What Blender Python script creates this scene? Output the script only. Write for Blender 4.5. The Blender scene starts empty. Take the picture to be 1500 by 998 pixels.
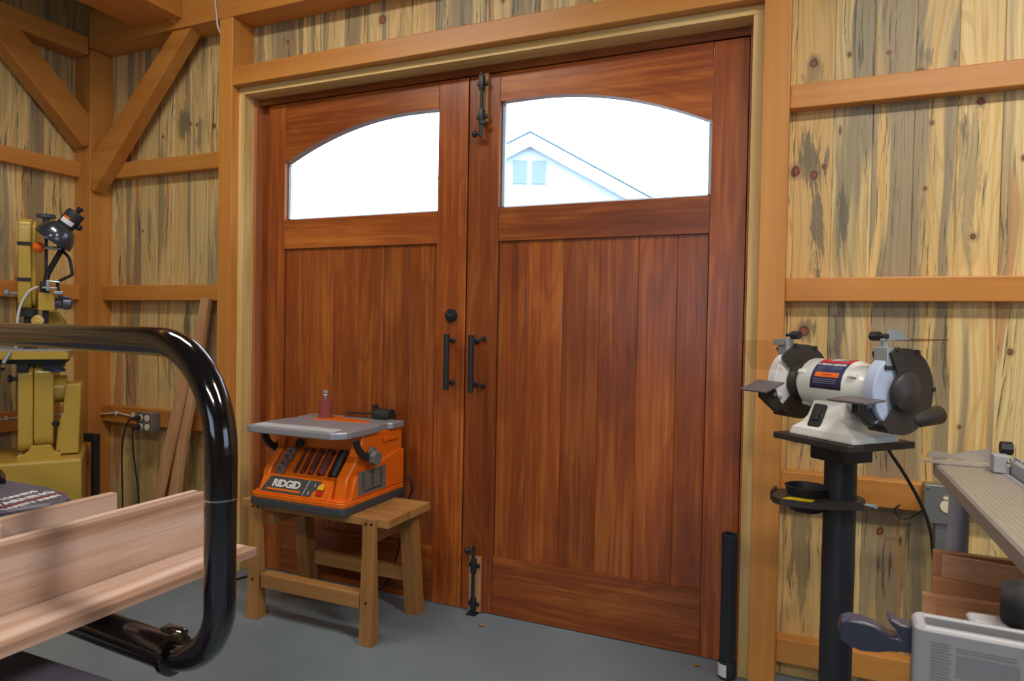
import bpy, bmesh, math, random
from mathutils import Vector, Matrix, Euler
random.seed(7)
PI = math.pi
COL = bpy.context.scene.collection
# ------------------------------------------------------------------ helpers
def srgb(r, g, b):
    f = lambda c: ((c/255+.055)/1.055)**2.4 if c/255 > .04045 else c/255/12.92
    return (f(r), f(g), f(b), 1)
WM = {}                                             # world matrices by object name
def Rz(a): return Matrix.Rotation(a, 4, 'Z')
def frame(x, y, z, a=0): return Matrix.Translation((x, y, z)) @ Rz(a)

def thing(name, label, cat, M, group=None):
    o = bpy.data.objects.new(name, None); COL.objects.link(o)
    o.empty_display_size = .05
    o.matrix_world = M; WM[o.name] = M.copy()
    o['label'] = label; o['category'] = cat
    if group: o['group'] = group
    return o
def tag(o, label, cat, group=None, kind=None):
    if label: o['label'] = label
    if cat: o['category'] = cat
    if group: o['group'] = group
    if kind: o['kind'] = kind
    return o

class MB:
    """collects shapes into one bmesh; M places local shapes in the world"""
    def __init__(s, M=None):
        s.bm = bmesh.new(); s.M = M.copy() if M else Matrix.Identity(4)
        s.rl = s.bm.verts.layers.float.new('rnd'); s.r = 0.0
    def _add(s, verts, faces, M=None):
        T = s.M @ M if M else s.M
        vs = [s.bm.verts.new(T @ Vector(v)) for v in verts]
        for v in vs: v[s.rl] = s.r
        out = []
        for f in faces:
            try: out.append(s.bm.faces.new([vs[i] for i in f]))
            except ValueError: pass
        return vs, out
    def box(s, x0, x1, y0, y1, z0, z1, M=None, bev=0):
        if x1 < x0: x0, x1 = x1, x0
        if y1 < y0: y0, y1 = y1, y0
        if z1 < z0: z0, z1 = z1, z0
        v = [(x0,y0,z0),(x1,y0,z0),(x1,y1,z0),(x0,y1,z0),(x0,y0,z1),(x1,y0,z1),(x1,y1,z1),(x0,y1,z1)]
        f = [(3,2,1,0),(4,5,6,7),(0,1,5,4),(1,2,6,5),(2,3,7,6),(3,0,4,7)]
        vs, fs = s._add(v, f, M)
        if bev:
            es = list({e for ff in fs for e in ff.edges})
            rr = bmesh.ops.bevel(s.bm, geom=es, offset=bev, segments=2, affect='EDGES', profile=.5)
            for v_ in rr['verts']: v_[s.rl] = s.r
        return s
    def prism(s, poly, a, b, axis='y', M=None):
        """extrude a 2D outline: axis y -> poly is (x,z); axis x -> (y,z); axis z -> (x,y)"""
        def p3(p, t):
            return {'y': (p[0], t, p[1]), 'x': (t, p[0], p[1]), 'z': (p[0], p[1], t)}[axis]
        n = len(poly)
        v = [p3(p, a) for p in poly] + [p3(p, b) for p in poly]
        f = [tuple(range(n)), tuple(range(2*n-1, n-1, -1))] + [(i, i+n, (i+1) % n + n, (i+1) % n) for i in range(n)]
        s._add(v, f, M); return s
    def cyl(s, p0, p1, r0, r1=None, n=24, cap=True, M=None):
        r1 = r0 if r1 is None else r1
        p0, p1 = Vector(p0), Vector(p1); d = (p1-p0).normalized()
        a = d.orthogonal().normalized(); b = d.cross(a)
        v = []
        for p, r in ((p0, r0), (p1, r1)):
            for i in range(n):
                t = 2*PI*i/n; v.append(p + (a*math.cos(t)+b*math.sin(t))*r)
        f = [(i, (i+1) % n, (i+1) % n+n, i+n) for i in range(n)]
        if cap: f += [tuple(range(n-1, -1, -1)), tuple(range(n, 2*n))]
        s._add(v, f, M); return s
    def lathe(s, prof, o=(0,0,0), d=(0,0,1), n=32, M=None):
        """prof: list of (radius, height) along d"""
        o, d = Vector(o), Vector(d).normalized(); a = d.orthogonal().normalized(); b = d.cross(a)
        v = []; f = []
        for r, h in prof:
            for i in range(n):
                t = 2*PI*i/n; v.append(o + d*h + (a*math.cos(t)+b*math.sin(t))*max(r, 1e-5))
        for k in range(len(prof)-1):
            for i in range(n):
                f.append((k*n+i, k*n+(i+1) % n, (k+1)*n+(i+1) % n, (k+1)*n+i))
        if prof[0][0] > 1e-4 and prof[0] != prof[-1]: f.append(tuple(range(n-1, -1, -1)))
        if prof[-1][0] > 1e-4 and prof[0] != prof[-1]: f.append(tuple(range((len(prof)-1)*n, len(prof)*n)))
        s._add(v, f, M); return s
    def tube(s, pts, r, n=16, M=None, smooth_n=0, radii=None):
        P = [Vector(p) for p in pts]
        if smooth_n: P = catmull(P, smooth_n)
        rs = [r]*len(P) if radii is None else radii
        T = []
        for i in range(len(P)):
            a = P[max(i-1, 0)]; b = P[min(i+1, len(P)-1)]; T.append((b-a).normalized())
        u = T[0].orthogonal().normalized(); v = []; f = []
        for i, p in enumerate(P):
            u = (u - T[i]*u.dot(T[i])).normalized(); w = T[i].cross(u)
            for k in range(n):
                t = 2*PI*k/n; v.append(p + (u*math.cos(t)+w*math.sin(t))*rs[i])
        for i in range(len(P)-1):
            for k in range(n): f.append((i*n+k, i*n+(k+1) % n, (i+1)*n+(k+1) % n, (i+1)*n+k))
        f += [tuple(range(n-1, -1, -1)), tuple(range((len(P)-1)*n, len(P)*n))]
        s._add(v, f, M); return s
    def ball(s, c, r, M=None, n=20, sc=(1,1,1)):
        m = n//2; v = [(c[0], c[1], c[2]-r*sc[2])]; f = []
        for j in range(1, m):
            ph = -PI/2+PI*j/m
            for i in range(n):
                t = 2*PI*i/n; v.append((c[0]+r*sc[0]*math.cos(ph)*math.cos(t), c[1]+r*sc[1]*math.cos(ph)*math.sin(t), c[2]+r*sc[2]*math.sin(ph)))
        v.append((c[0], c[1], c[2]+r*sc[2])); L = len(v)-1
        for i in range(n):
            f.append((0, 1+(i+1) % n, 1+i)); f.append((L, 1+(m-2)*n+i, 1+(m-2)*n+(i+1) % n))
            for j in range(m-2): f.append((1+j*n+i, 1+j*n+(i+1) % n, 1+(j+1)*n+(i+1) % n, 1+(j+1)*n+i))
        s._add(v, f, M); return s
    def mesh(s, me, M=None):
        T = s.M @ M if M else s.M
        k = len(s.bm.verts); s.bm.from_mesh(me); s.bm.verts.ensure_lookup_table()
        for v in s.bm.verts[k:]: v.co = T @ v.co
        return s
    def build(s, name, m, parent=None, smooth=None, bevel=0, origin=None, kind=None):
        bmesh.ops.recalc_face_normals(s.bm, faces=s.bm.faces)
        me = bpy.data.meshes.new(name)
        if parent is not None: base = WM[parent.name]
        else:
            if origin is None:
                xs = [v.co for v in s.bm.verts]
                lo = [min(c[i] for c in xs) for i in range(3)]; hi = [max(c[i] for c in xs) for i in range(3)]
                origin = ((lo[0]+hi[0])/2, (lo[1]+hi[1])/2, lo[2])
            base = Matrix.Translation(origin)
        inv = base.inverted()
        for v in s.bm.verts: v.co = inv @ v.co
        s.bm.to_mesh(me); s.bm.free()
        o = bpy.data.objects.new(name, me); COL.objects.link(o)
        me.materials.append(m)
        if parent is not None:
            o.parent = parent; WM[o.name] = base.copy()
        else:
            o.matrix_world = base; WM[o.name] = base.copy()
        if smooth:
            for p in me.polygons: p.use_smooth = True
            try: me.set_sharp_from_angle(angle=math.radians(smooth))
            except Exception: pass
        if bevel:
            b = o.modifiers.new('edge', 'BEVEL'); b.width = bevel; b.segments = 2; b.limit_method = 'ANGLE'; b.angle_limit = math.radians(50)
            b.harden_normals = False
        if kind: o['kind'] = kind
        return o

def catmull(P, n):
    out = []
    for i in range(len(P)-1):
        p0 = P[max(i-1, 0)]; p1 = P[i]; p2 = P[i+1]; p3 = P[min(i+2, len(P)-1)]
        for k in range(n):
            t = k/n
            out.append(.5*((2*p1)+(p2-p0)*t+(2*p0-5*p1+4*p2-p3)*t*t+(3*p1-p0-3*p2+p3)*t**3))
    out.append(P[-1]); return out

def text_mesh(s, size, ext=.0004, off=0.0, shear=0, align='CENTER', spacing=1.0):
    c = bpy.data.curves.new('t', 'FONT'); c.body = s; c.size = size; c.extrude = ext; c.offset = off; c.shear = shear
    c.align_x = align; c.align_y = 'CENTER'; c.resolution_u = 3; c.space_character = spacing
    o = bpy.data.objects.new('t', c); COL.objects.link(o)
    dg = bpy.context.evaluated_depsgraph_get(); dg.update()
    me = bpy.data.meshes.new_from_object(o.evaluated_get(dg))
    bpy.data.objects.remove(o, do_unlink=True); bpy.data.curves.remove(c)
    return me
def basis(o, x, y):
    """matrix placing text: local x -> x, local y -> y, at o"""
    x = Vector(x).normalized(); y = Vector(y).normalized(); z = x.cross(y)
    M = Matrix((x, y, z)).transposed().to_4x4(); M.translation = Vector(o); return M
def rrect(x0, x1, y0, y1, r, n=6, corners=(1,1,1,1)):
    out = []
    cs = [(x1-r, y1-r, 0), (x0+r, y1-r, 90), (x0+r, y0+r, 180), (x1-r, y0+r, 270)]
    pts = [(x1, y1), (x0, y1), (x0, y0), (x1, y0)]
    for (cx, cy, a0), on, p in zip(cs, corners, pts):
        if not on: out.append(p); continue
        for k in range(n+1):
            a = math.radians(a0+90*k/n); out.append((cx+r*math.cos(a), cy+r*math.sin(a)))
    return out

# ------------------------------------------------------------------ materials
def newmat(name):
    m = bpy.data.materials.new(name); m.use_nodes = True
    nt = m.node_tree; nt.nodes.clear()
    out = nt.nodes.new('ShaderNodeOutputMaterial'); p = nt.nodes.new('ShaderNodeBsdfPrincipled')
    nt.links.new(p.outputs[0], out.inputs[0])
    return m, nt, p
class G:
    def __init__(s, nt): s.nt = nt
    def n(s, t, **kw):
        x = s.nt.nodes.new(t)
        for k, v in kw.items(): setattr(x, k, v)
        return x
    def L(s, a, b): s.nt.links.new(a, b)
    def val(s, sock, v):
        if hasattr(v, 'links'): s.L(v, sock)
        else: sock.default_value = v
    def math(s, op, a, b=None, c=None, clamp=False):
        x = s.n('ShaderNodeMath', operation=op); x.use_clamp = clamp
        s.val(x.inputs[0], a)
        if b is not None: s.val(x.inputs[1], b)
        if c is not None: s.val(x.inputs[2], c)
        return x.outputs[0]
    def mix(s, f, a, b, mode='MIX'):
        x = s.n('ShaderNodeMix', data_type='RGBA', blend_type=mode)
        s.val(x.inputs[0], f); s.val(x.inputs[6], a); s.val(x.inputs[7], b); return x.outputs[2]
    def ramp(s, f, stops, interp='LINEAR'):
        x = s.n('ShaderNodeValToRGB'); x.color_ramp.interpolation = interp
        e = x.color_ramp.elements
        while len(e) > 1: e.remove(e[-1])
        e[0].position = stops[0][0]; e[0].color = stops[0][1]
        for p, c in stops[1:]:
            k = e.new(p); k.color = c
        s.L(f, x.inputs[0]); return x.outputs[0]
    def smooth(s, v, a, b):
        x = s.n('ShaderNodeMapRange', interpolation_type='SMOOTHSTEP'); s.val(x.inputs[0], v); x.inputs[1].default_value = a; x.inputs[2].default_value = b
        return x.outputs[0]
    def comb(s, x, y, z):
        c = s.n('ShaderNodeCombineXYZ'); s.val(c.inputs[0], x); s.val(c.inputs[1], y); s.val(c.inputs[2], z); return c.outputs[0]
    def noise(s, vec, scale=1, detail=3, rough=.5, dist=0):
        x = s.n('ShaderNodeTexNoise'); s.L(vec, x.inputs['Vector']); x.inputs['Scale'].default_value = scale
        x.inputs['Detail'].default_value = detail; x.inputs['Roughness'].default_value = rough; x.inputs['Distortion'].default_value = dist
        return x.outputs[0]
    def obj(s):
        t = s.n('ShaderNodeTexCoord'); q = s.n('ShaderNodeSeparateXYZ'); s.L(t.outputs['Object'], q.inputs[0]); return q.outputs, t.outputs['Object']
    def bump(s, h, p, st=.2, d=.01):
        b = s.n('ShaderNodeBump'); b.inputs['Strength'].default_value = st; b.inputs['Distance'].default_value = d
        s.L(h, b.inputs['Height']); s.L(b.outputs[0], p.inputs['Normal'])

def plain(name, c, rough=.5, metal=0, coat=0, bump=None, var=0, spec=.5):
    m, nt, p = newmat(name); g = G(nt)
    p.inputs['Roughness'].default_value = rough; p.inputs['Metallic'].default_value = metal
    p.inputs['Coat Weight'].default_value = coat; p.inputs['Coat Roughness'].default_value = .05
    p.inputs['Specular IOR Level'].default_value = spec
    (xyz, vec) = g.obj()
    nz = g.noise(vec, 14, 4, .6)
    v = var or .06
    k = g.math('MULTIPLY_ADD', nz, 2*v, 1-v)
    cc = g.n('ShaderNodeCombineXYZ')
    for i in range(3): g.L(g.math('MULTIPLY', k, c[i]), cc.inputs[i])
    g.L(cc.outputs[0], p.inputs['Base Color'])
    if bump:
        g.bump(g.noise(vec, bump[0], 3), p, bump[1], .002)
    return m

def stained(name, axis, c1, c2, c3, rough=.45, gscale=1.0, vary=.10, coat=0, contrast=1.0, bumpst=.1, figure=False):
    """stained or oiled timber, grain running along axis"""
    m, nt, p = newmat(name); g = G(nt); xyz, vec = g.obj()
    oi = g.n('ShaderNodeObjectInfo'); rnd = oi.outputs['Random']
    off = g.math('MULTIPLY', rnd, 37.0)
    sc = [9*gscale]*3; sc[axis] = .55*gscale
    cs = [g.math('MULTIPLY_ADD', xyz[i], sc[i], off if i != 1 else g.math('MULTIPLY', rnd, 11.0)) for i in range(3)]
    v = g.comb(*cs)
    big = g.noise(v, 1.0, 3, .55, 1.3)
    if figure:                                      # broad cathedral figure and cloudy patches
        wv = g.noise(g.comb(*[g.math('MULTIPLY_ADD', xyz[i], (1.1 if i == axis else 6.5), off) for i in range(3)]), 1.0, 2, .5, .8)
        rings = g.math('SINE', g.math('MULTIPLY', wv, 46.0))
        cloud = g.noise(g.comb(*[g.math('MULTIPLY_ADD', xyz[i], (1.6 if i == axis else 4.0), off) for i in range(3)]), 1.0, 2, .5)
        big = g.math('ADD', g.math('MULTIPLY', big, .50), g.math('ADD', g.math('MULTIPLY', cloud, .40), g.math('MULTIPLY_ADD', rings, .035, .05)))
    sc2 = [90*gscale]*3; sc2[axis] = 2.2*gscale
    v2 = g.comb(*[g.math('MULTIPLY_ADD', xyz[i], sc2[i], off) for i in range(3)])
    fine = g.noise(v2, 1.0, 3, .6, .3)
    f = g.math('ADD', g.math('MULTIPLY', big, .68*contrast), g.math('MULTIPLY', fine, .32*contrast))
    f = g.math('ADD', f, .5-.5*contrast)
    base = g.ramp(f, [(.28, c1), (.5, c2), (.72, c3)])
    k = g.math('MULTIPLY_ADD', rnd, 2*vary, 1-vary)
    kk = g.comb(k, k, k)
    mx = g.mix(1.0, base, kk, 'MULTIPLY')
    g.L(mx, p.inputs['Base Color'])
    p.inputs['Roughness'].default_value = rough; p.inputs['Coat Weight'].default_value = coat; p.inputs['Coat Roughness'].default_value = .25
    g.bump(fine, p, bumpst, .002)
    return m

def bluepine(name, knots=(), burst=()):
    """blue-stained beetle-kill pine boards; x along the wall, z up; 'rnd' is one value per board"""
    m, nt, p = newmat(name); g = G(nt); xyz, vec = g.obj(); X, Y, Z = xyz[0], xyz[1], xyz[2]
    at = g.n('ShaderNodeAttribute'); at.attribute_name = 'rnd'; r = at.outputs['Fac']
    r2 = g.math('FRACT', g.math('MULTIPLY', r, 17.31)); r3 = g.math('FRACT', g.math('MULTIPLY', r, 53.7)); r4 = g.math('FRACT', g.math('MULTIPLY', r, 91.13))
    zo = g.math('MULTIPLY_ADD', r, 23.0, Z); xo = g.math('MULTIPLY_ADD', r2, 31.0, X)
    # long cathedral grain
    warp = g.noise(g.comb(g.math('MULTIPLY', xo, 3.0), r, g.math('MULTIPLY', zo, .9)), 1, 2, .5)
    xw = g.math('MULTIPLY_ADD', warp, .16, xo)
    grain = g.noise(g.comb(g.math('MULTIPLY', xw, 75.0), r, g.math('MULTIPLY', zo, 1.1)), 1, 3, .6)
    soft = g.noise(g.comb(g.math('MULTIPLY', xw, 16.0), r2, g.math('MULTIPLY', zo, .8)), 1, 3, .6)
    cream = g.mix(g.smooth(grain, .40, .72), srgb(226, 202, 144), srgb(206, 170, 100))
    cream = g.mix(g.math('MULTIPLY', g.smooth(r3, .35, .95), .6), cream, srgb(222, 176, 100))
    # pinkish brown heart streaks
    heart = g.math('MULTIPLY', g.smooth(soft, .53, .60), g.smooth(r4, .30, .6))
    cream = g.mix(g.math('MULTIPLY', heart, .65), cream, srgb(180, 116, 62))
    ring = g.math('SINE', g.math('MULTIPLY', g.noise(g.comb(g.math('MULTIPLY', xw, 9.0), r3, g.math('MULTIPLY', zo, .7)), 1, 1, .4), 95.0))
    cream = g.mix(g.math('MULTIPLY', g.smooth(ring, .55, 1.0), .38), cream, srgb(188, 146, 76))
    # grey-blue stain in wide long bands, more on some boards
    st = g.noise(g.comb(g.math('MULTIPLY', xw, 12.0), r3, g.math('MULTIPLY', zo, .45)), 1, 3, .55, .4)
    amt = g.math('MULTIPLY_ADD', r2, .20, -.09)
    stm = g.smooth(g.math('ADD', st, amt), .50, .60)
    fineS = g.noise(g.comb(g.math('MULTIPLY', xw, 60.0), r4, g.math('MULTIPLY', zo, 2.2)), 1, 4, .65)
    stc = g.mix(fineS, srgb(96, 92, 82), srgb(164, 150, 120))
    col = g.mix(g.math('MULTIPLY', stm, .78), cream, stc)
    # thin black streaks with ragged ends
    bl = g.noise(g.comb(g.math('MULTIPLY', xw, 95.0), r, g.math('MULTIPLY', zo, 4.0)), 1, 4, .7, .2)
    gate = g.noise(g.comb(g.math('MULTIPLY', xo, 7.0), r4, g.math('MULTIPLY', zo, .9)), 1, 2, .5)
    blm = g.math('MULTIPLY', g.smooth(bl, .545, .62), g.smooth(g.math('ADD', gate, g.math('MULTIPLY', amt, .8)), .49, .56))
    col = g.mix(g.math('MULTIPLY', blm, .8), col, srgb(74, 66, 58))
    # heavy spalted patches at given spots
    jit = g.noise(vec, 22, 3, .6)
    burstn = g.noise(g.comb(g.math('MULTIPLY', xw, 48.0), r4, g.math('MULTIPLY', zo, 5.0)), 1, 5, .72, .6)
    for (kx, kz, rx, rz, s_) in burst:
        dx = g.math('DIVIDE', g.math('SUBTRACT', X, kx), rx); dz = g.math('DIVIDE', g.math('SUBTRACT', Z, kz), rz)
        d = g.math('SQRT', g.math('ADD', g.math('MULTIPLY', dx, dx), g.math('MULTIPLY', dz, dz)))
        e_ = g.math('MULTIPLY_ADD', g.math('MINIMUM', d, 2.0), -.26, burstn)
        col = g.mix(g.math('MULTIPLY', g.smooth(e_, .27, .36), s_), col, g.mix(fineS, srgb(52, 50, 50), srgb(134, 122, 102)))
    # knots
    for (kx, kz, kr) in knots:
        dx = g.math('SUBTRACT', X, kx); dz = g.math('MULTIPLY', g.math('SUBTRACT', Z, kz), .85)
        d = g.math('SQRT', g.math('ADD', g.math('MULTIPLY', dx, dx), g.math('MULTIPLY', dz, dz)))
        d = g.math('ADD', d, g.math('MULTIPLY_ADD', jit, kr*1.6, -kr*.8))
        col = g.mix(g.math('MULTIPLY', g.smooth(d, kr*2.3, kr*1.15), .55), col, srgb(150, 124, 84))
        col = g.mix(g.smooth(d, kr*1.15, kr*.85), col, srgb(96, 60, 40))
        col = g.mix(g.smooth(d, kr*.8, kr*.4), col, srgb(150, 76, 48))
    # random small pin knots
    vo = g.n('ShaderNodeTexVoronoi'); g.L(g.comb(g.math('MULTIPLY', xo, 7.5), 0.0, g.math('MULTIPLY', zo, 2.3)), vo.inputs['Vector']); vo.inputs['Scale'].default_value = 1
    vm = g.smooth(vo.outputs['Distance'], .055, .03); hs = g.n('ShaderNodeSeparateColor'); g.L(vo.outputs['Color'], hs.inputs[0])
    vm = g.math('MULTIPLY', vm, g.math('GREATER_THAN', hs.outputs[0], .55))
    col = g.mix(g.math('MULTIPLY', vm, .85), col, srgb(124, 74, 40))
    # board tone
    tone = g.math('MULTIPLY_ADD', r4, .14, .93)
    col = g.mix(1.0, col, g.comb(tone, tone, tone), 'MULTIPLY')
    g.L(col, p.inputs['Base Color']); p.inputs['Roughness'].default_value = .48
    g.bump(grain, p, .08, .002)
    return m

def steel(name, c, rough=.3): return plain(name, c, rough, 1.0)

M = {}
KN_R = [(.005,2.175,.014),(.115,2.19,.007),(-.045,1.80,.016),(.015,1.785,.013),(.045,1.81,.008),(.235,2.18,.007),(.365,1.93,.006),(.352,1.715,.005),(.50,1.985,.010),(.49,1.55,.009),(.62,1.795,.007),(-.005,1.235,.017),(-.02,.86,.02),(.25,.555,.012),(.33,2.10,.012),(.60,1.18,.008),(.47,.93,.006)]
BU_R = [(.0,1.83,.05,.12,.85),(.03,1.62,.028,.20,.8),(.11,1.62,.022,.12,.7),(.00,1.24,.04,.05,.7),(.005,2.14,.04,.07,.5),(.105,1.25,.03,.12,.75),(.0,.50,.05,.30,.6),(.34,2.16,.03,.05,.6),(.47,1.75,.05,.3,.45),(.02,.88,.04,.08,.7)]
KN_L = [(-3.42,2.30,.009),(-2.83,2.24,.010),(-2.95,2.26,.006),(-3.0,2.27,.009),(-3.2,2.22,.007),(-3.35,1.72,.006),(-2.62,2.62,.012),(-1.80,2.62,.018),(-2.35,2.6,.007),(-1.2,2.60,.008)]
BU_L = [(-3.05,2.28,.05,.10,.8),(-2.93,2.2,.03,.13,.6),(-3.0,1.15,.03,.2,.8),(-3.13,1.0,.025,.2,.7),(-2.9,1.2,.03,.18,.8),(-3.3,1.75,.02,.2,.5),(-2.95,.5,.05,.2,.5)]
M['pineback'] = bluepine('blue_stained_pine', KN_R+KN_L, BU_R+BU_L)
M['pineside'] = bluepine('blue_stained_pine_side', [(.77-.4,2.12,.010),(.45,2.18,.008),(.78,1.72,.012),(.55,.86,.012),(.33,1.7,.009)], [(.30,2.2,.05,.14,.5),(.62,2.25,.04,.2,.4)])
tim = (srgb(172, 104, 42), srgb(202, 134, 60), srgb(218, 156, 80))
for i, a in enumerate('xyz'): M['timber_'+a] = stained('orange_stained_timber_'+a, i, *tim, rough=.42, gscale=.55, vary=.05, contrast=.75)
dw = (srgb(100, 44, 16), srgb(146, 73, 28), srgb(196, 116, 48))
for i, a in enumerate('xz'): M['door_'+a] = stained('oiled_mahogany_'+a, 0 if a == 'x' else 2, *dw, rough=.33, gscale=.8, vary=.17, coat=.12, contrast=1.2, bumpst=.05, figure=True)
jw = (srgb(198, 158, 86), srgb(224, 190, 122), srgb(234, 206, 148))
M['jamb_z'] = stained('pine_jamb_z', 2, *jw, rough=.45, gscale=1.2, vary=.02, contrast=1.3)
M['jamb_x'] = stained('pine_jamb_x', 0, *jw, rough=.45, gscale=1.2, vary=.02, contrast=1.3)
M['cedar'] = stained('cedar_lining', 2, srgb(150, 84, 50), srgb(176, 106, 64), srgb(196, 130, 84), gscale=.9, vary=.02)
hw = (srgb(138, 92, 46), srgb(172, 124, 70), srgb(192, 146, 90))
for i, a in enumerate('xyz'): M['horse_'+a] = stained('sawhorse_pine_'+a, i, *hw, rough=.5, gscale=.9, vary=.07)
lm = (srgb(144, 108, 86), srgb(192, 156, 134), srgb(218, 192, 178))
M['lumber_y'] = stained('pink_lumber_y', 1, *lm, rough=.3, gscale=1.1, vary=.08, contrast=1.4)
M['lumber_z'] = stained('pink_lumber_z', 2, srgb(160, 112, 74), srgb(190, 142, 100), srgb(208, 164, 122), rough=.5, gscale=.9, vary=.05)
M['lumber_x'] = stained('red_lumber_x', 0, srgb(162, 106, 70), srgb(200, 142, 98), srgb(224, 174, 132), rough=.5, gscale=.7, vary=.16)
M['black'] = plain('black_iron', srgb(36, 38, 44), .45)
M['blackgloss'] = plain('gloss_black_paint', srgb(14, 14, 18), .12, 0, .6)
M['blackmatte'] = plain('matte_black_plastic', srgb(34, 34, 37), .6)
M['blacktube'] = plain('black_plastic_pipe', srgb(38, 40, 46), .4, bump=(60, .1))
M['rubber'] = plain('black_rubber', srgb(24, 24, 26), .55)
M['darkgrey'] = plain('dark_grey_plastic', srgb(66, 69, 76), .5, bump=(300, .15))
M['grey'] = plain('grey_plastic', srgb(110, 112, 112), .45)
M['alu'] = plain('cast_aluminium', srgb(164, 166, 176), .38, .35, bump=(200, .1))
M['alutable'] = plain('dusty_aluminium', srgb(176, 168, 158), .45, .5, var=.12)
M['chrome'] = plain('chrome', srgb(210, 210, 210), .15, 1)
M['zinc'] = plain('zinc_plate', srgb(172, 182, 188), .28, .45)
M['orange'] = plain('orange_plastic', srgb(236, 112, 20), .32, 0, .15)
M['orangeball'] = plain('orange_knob', srgb(250, 110, 10), .25, 0, .3)
M['sand'] = plain('red_sanding_sleeve', srgb(142, 70, 66), .85, bump=(900, .3), var=.1)
M['sanddark'] = plain('dark_sanding_sleeve', srgb(104, 50, 44), .8, bump=(900, .3), var=.15)
M['mustard'] = plain('mustard_machine_paint', srgb(186, 154, 64), .30, 0, .25)
M['white'] = plain('white_enamel', srgb(226, 226, 220), .3, 0, .25)
M['wheel'] = plain('white_grinding_wheel', srgb(222, 222, 226), .9, bump=(700, .3))
M['wheel_daylit'] = plain('white_grinding_wheel_daylit', srgb(176, 188, 214), .85, bump=(700, .3))  # same white wheel, with bluish daylight put into its colour
M['guard'] = plain('dark_brown_grey_guard', srgb(52, 46, 42), .45)
M['lightgrey'] = plain('light_grey_casting', srgb(160, 160, 166), .4, var=.05)
M['floor'] = None
M['yellow'] = plain('yellow_sticker', srgb(222, 190, 20), .4)
M['yellowkey'] = plain('yellow_switch_key', srgb(240, 190, 40), .4)
M['red'] = plain('red_switch', srgb(196, 44, 34), .4)
M['stickerwhite'] = plain('white_sticker', srgb(226, 226, 226), .5)
M['ink'] = plain('black_ink', srgb(30, 30, 32), .5)
M['inkgrey'] = plain('grey_ink', srgb(128, 128, 132), .5)
M['panel'] = plain('dark_grey_badge', srgb(74, 76, 80), .4)
M['jetred'] = plain('red_label', srgb(190, 30, 50), .35)
M['jetblue'] = plain('dark_blue_label', srgb(40, 40, 84), .35)
M['cast'] = plain('dusty_dark_casting', srgb(96, 92, 108), .4, .3, var=.15)
M['whitewire'] = plain('white_cable', srgb(206, 200, 190), .5)
M['boxgrey'] = plain('grey_steel_box', srgb(150, 152, 150), .38, .7)
M['ivory'] = plain('ivory_receptacle', srgb(226, 212, 180), .4)
M['bluegrey'] = plain('blue_grey_painted_handle', srgb(50, 52, 74), .35, 0, .3)
M['bluepaint'] = plain('navy_knob', srgb(44, 48, 84), .35)
M['drywall'] = plain('plain_far_wall', srgb(118, 90, 56), .7)
M['lampshade'] = plain('gunmetal_lamp_shade', srgb(70, 74, 84), .22, .5, .5)
M['plaster'] = plain('painted_siding', srgb(236, 240, 244), .7)
M['roofing'] = plain('roof_shingles', srgb(150, 150, 156), .8)
M['fascia'] = plain('white_fascia', srgb(232, 236, 240), .6)
M['ventm'] = plain('grey_louver', srgb(162, 172, 186), .6)
M['boxprint'] = plain('faded_print', srgb(136, 137, 144), .5)
M['restgrey'] = plain('dusty_rest_plate', srgb(104, 96, 98), .45, .2)
M['gravel'] = plain('grey_gravel', srgb(120, 118, 112), .9)
M['drip'] = plain('pale_metal_drip_edge', srgb(176, 180, 186), .6)
M['paper'] = plain('dry_leaf', srgb(186, 130, 60), .7)

def floor_mat():
    m, nt, p = newmat('grey_painted_concrete'); g = G(nt); xyz, vec = g.obj()
    a = g.noise(vec, 1.4, 4, .55); b = g.noise(vec, 60, 3, .6)
    c = g.mix(g.smooth(a, .35, .7), srgb(114, 128, 140), srgb(130, 143, 153))
    sp = g.smooth(b, .70, .76); c = g.mix(g.math('MULTIPLY', sp, .25), c, srgb(170, 160, 140))
    g.L(c, p.inputs['Base Color']); p.inputs['Roughness'].default_value = .42
    g.bump(g.noise(vec, 25, 3), p, .05, .003); return m
M['floor'] = floor_mat()
def glass_mat(name, tint=(1, 1, 1, 1), refl=.08):
    m = bpy.data.materials.new(name); m.use_nodes = True; nt = m.node_tree; nt.nodes.clear()
    o = nt.nodes.new('ShaderNodeOutputMaterial'); t = nt.nodes.new('ShaderNodeBsdfTransparent'); gl = nt.nodes.new('ShaderNodeBsdfGlossy')
    mx = nt.nodes.new('ShaderNodeMixShader'); fr = nt.nodes.new('ShaderNodeLayerWeight'); fr.inputs[0].default_value = refl; fr_out = fr.outputs['Facing']; cv = nt.nodes.new('ShaderNodeMath'); cv.operation = 'MULTIPLY'; cv.inputs[1].default_value = .35; nt.links.new(fr_out, cv.inputs[0])
    t.inputs[0].default_value = tint; gl.inputs['Roughness'].default_value = .02
    nt.links.new(cv.outputs[0], mx.inputs[0]); nt.links.new(t.outputs[0], mx.inputs[1]); nt.links.new(gl.outputs[0], mx.inputs[2]); nt.links.new(mx.outputs[0], o.inputs[0])
    return m
M['glass'] = glass_mat('window_glass', (.96, .98, 1, 1))
M['shield'] = glass_mat('clear_eye_shield', (.95, .92, .90, 1))
M['shieldpink'] = glass_mat('tinted_eye_shield', (.72, .56, .54, 1))

# ------------------------------------------------------------------ shared measures
YB = .005            # front of the boards on the door wall
XL = -3.728          # front of the boards on the side wall
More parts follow.
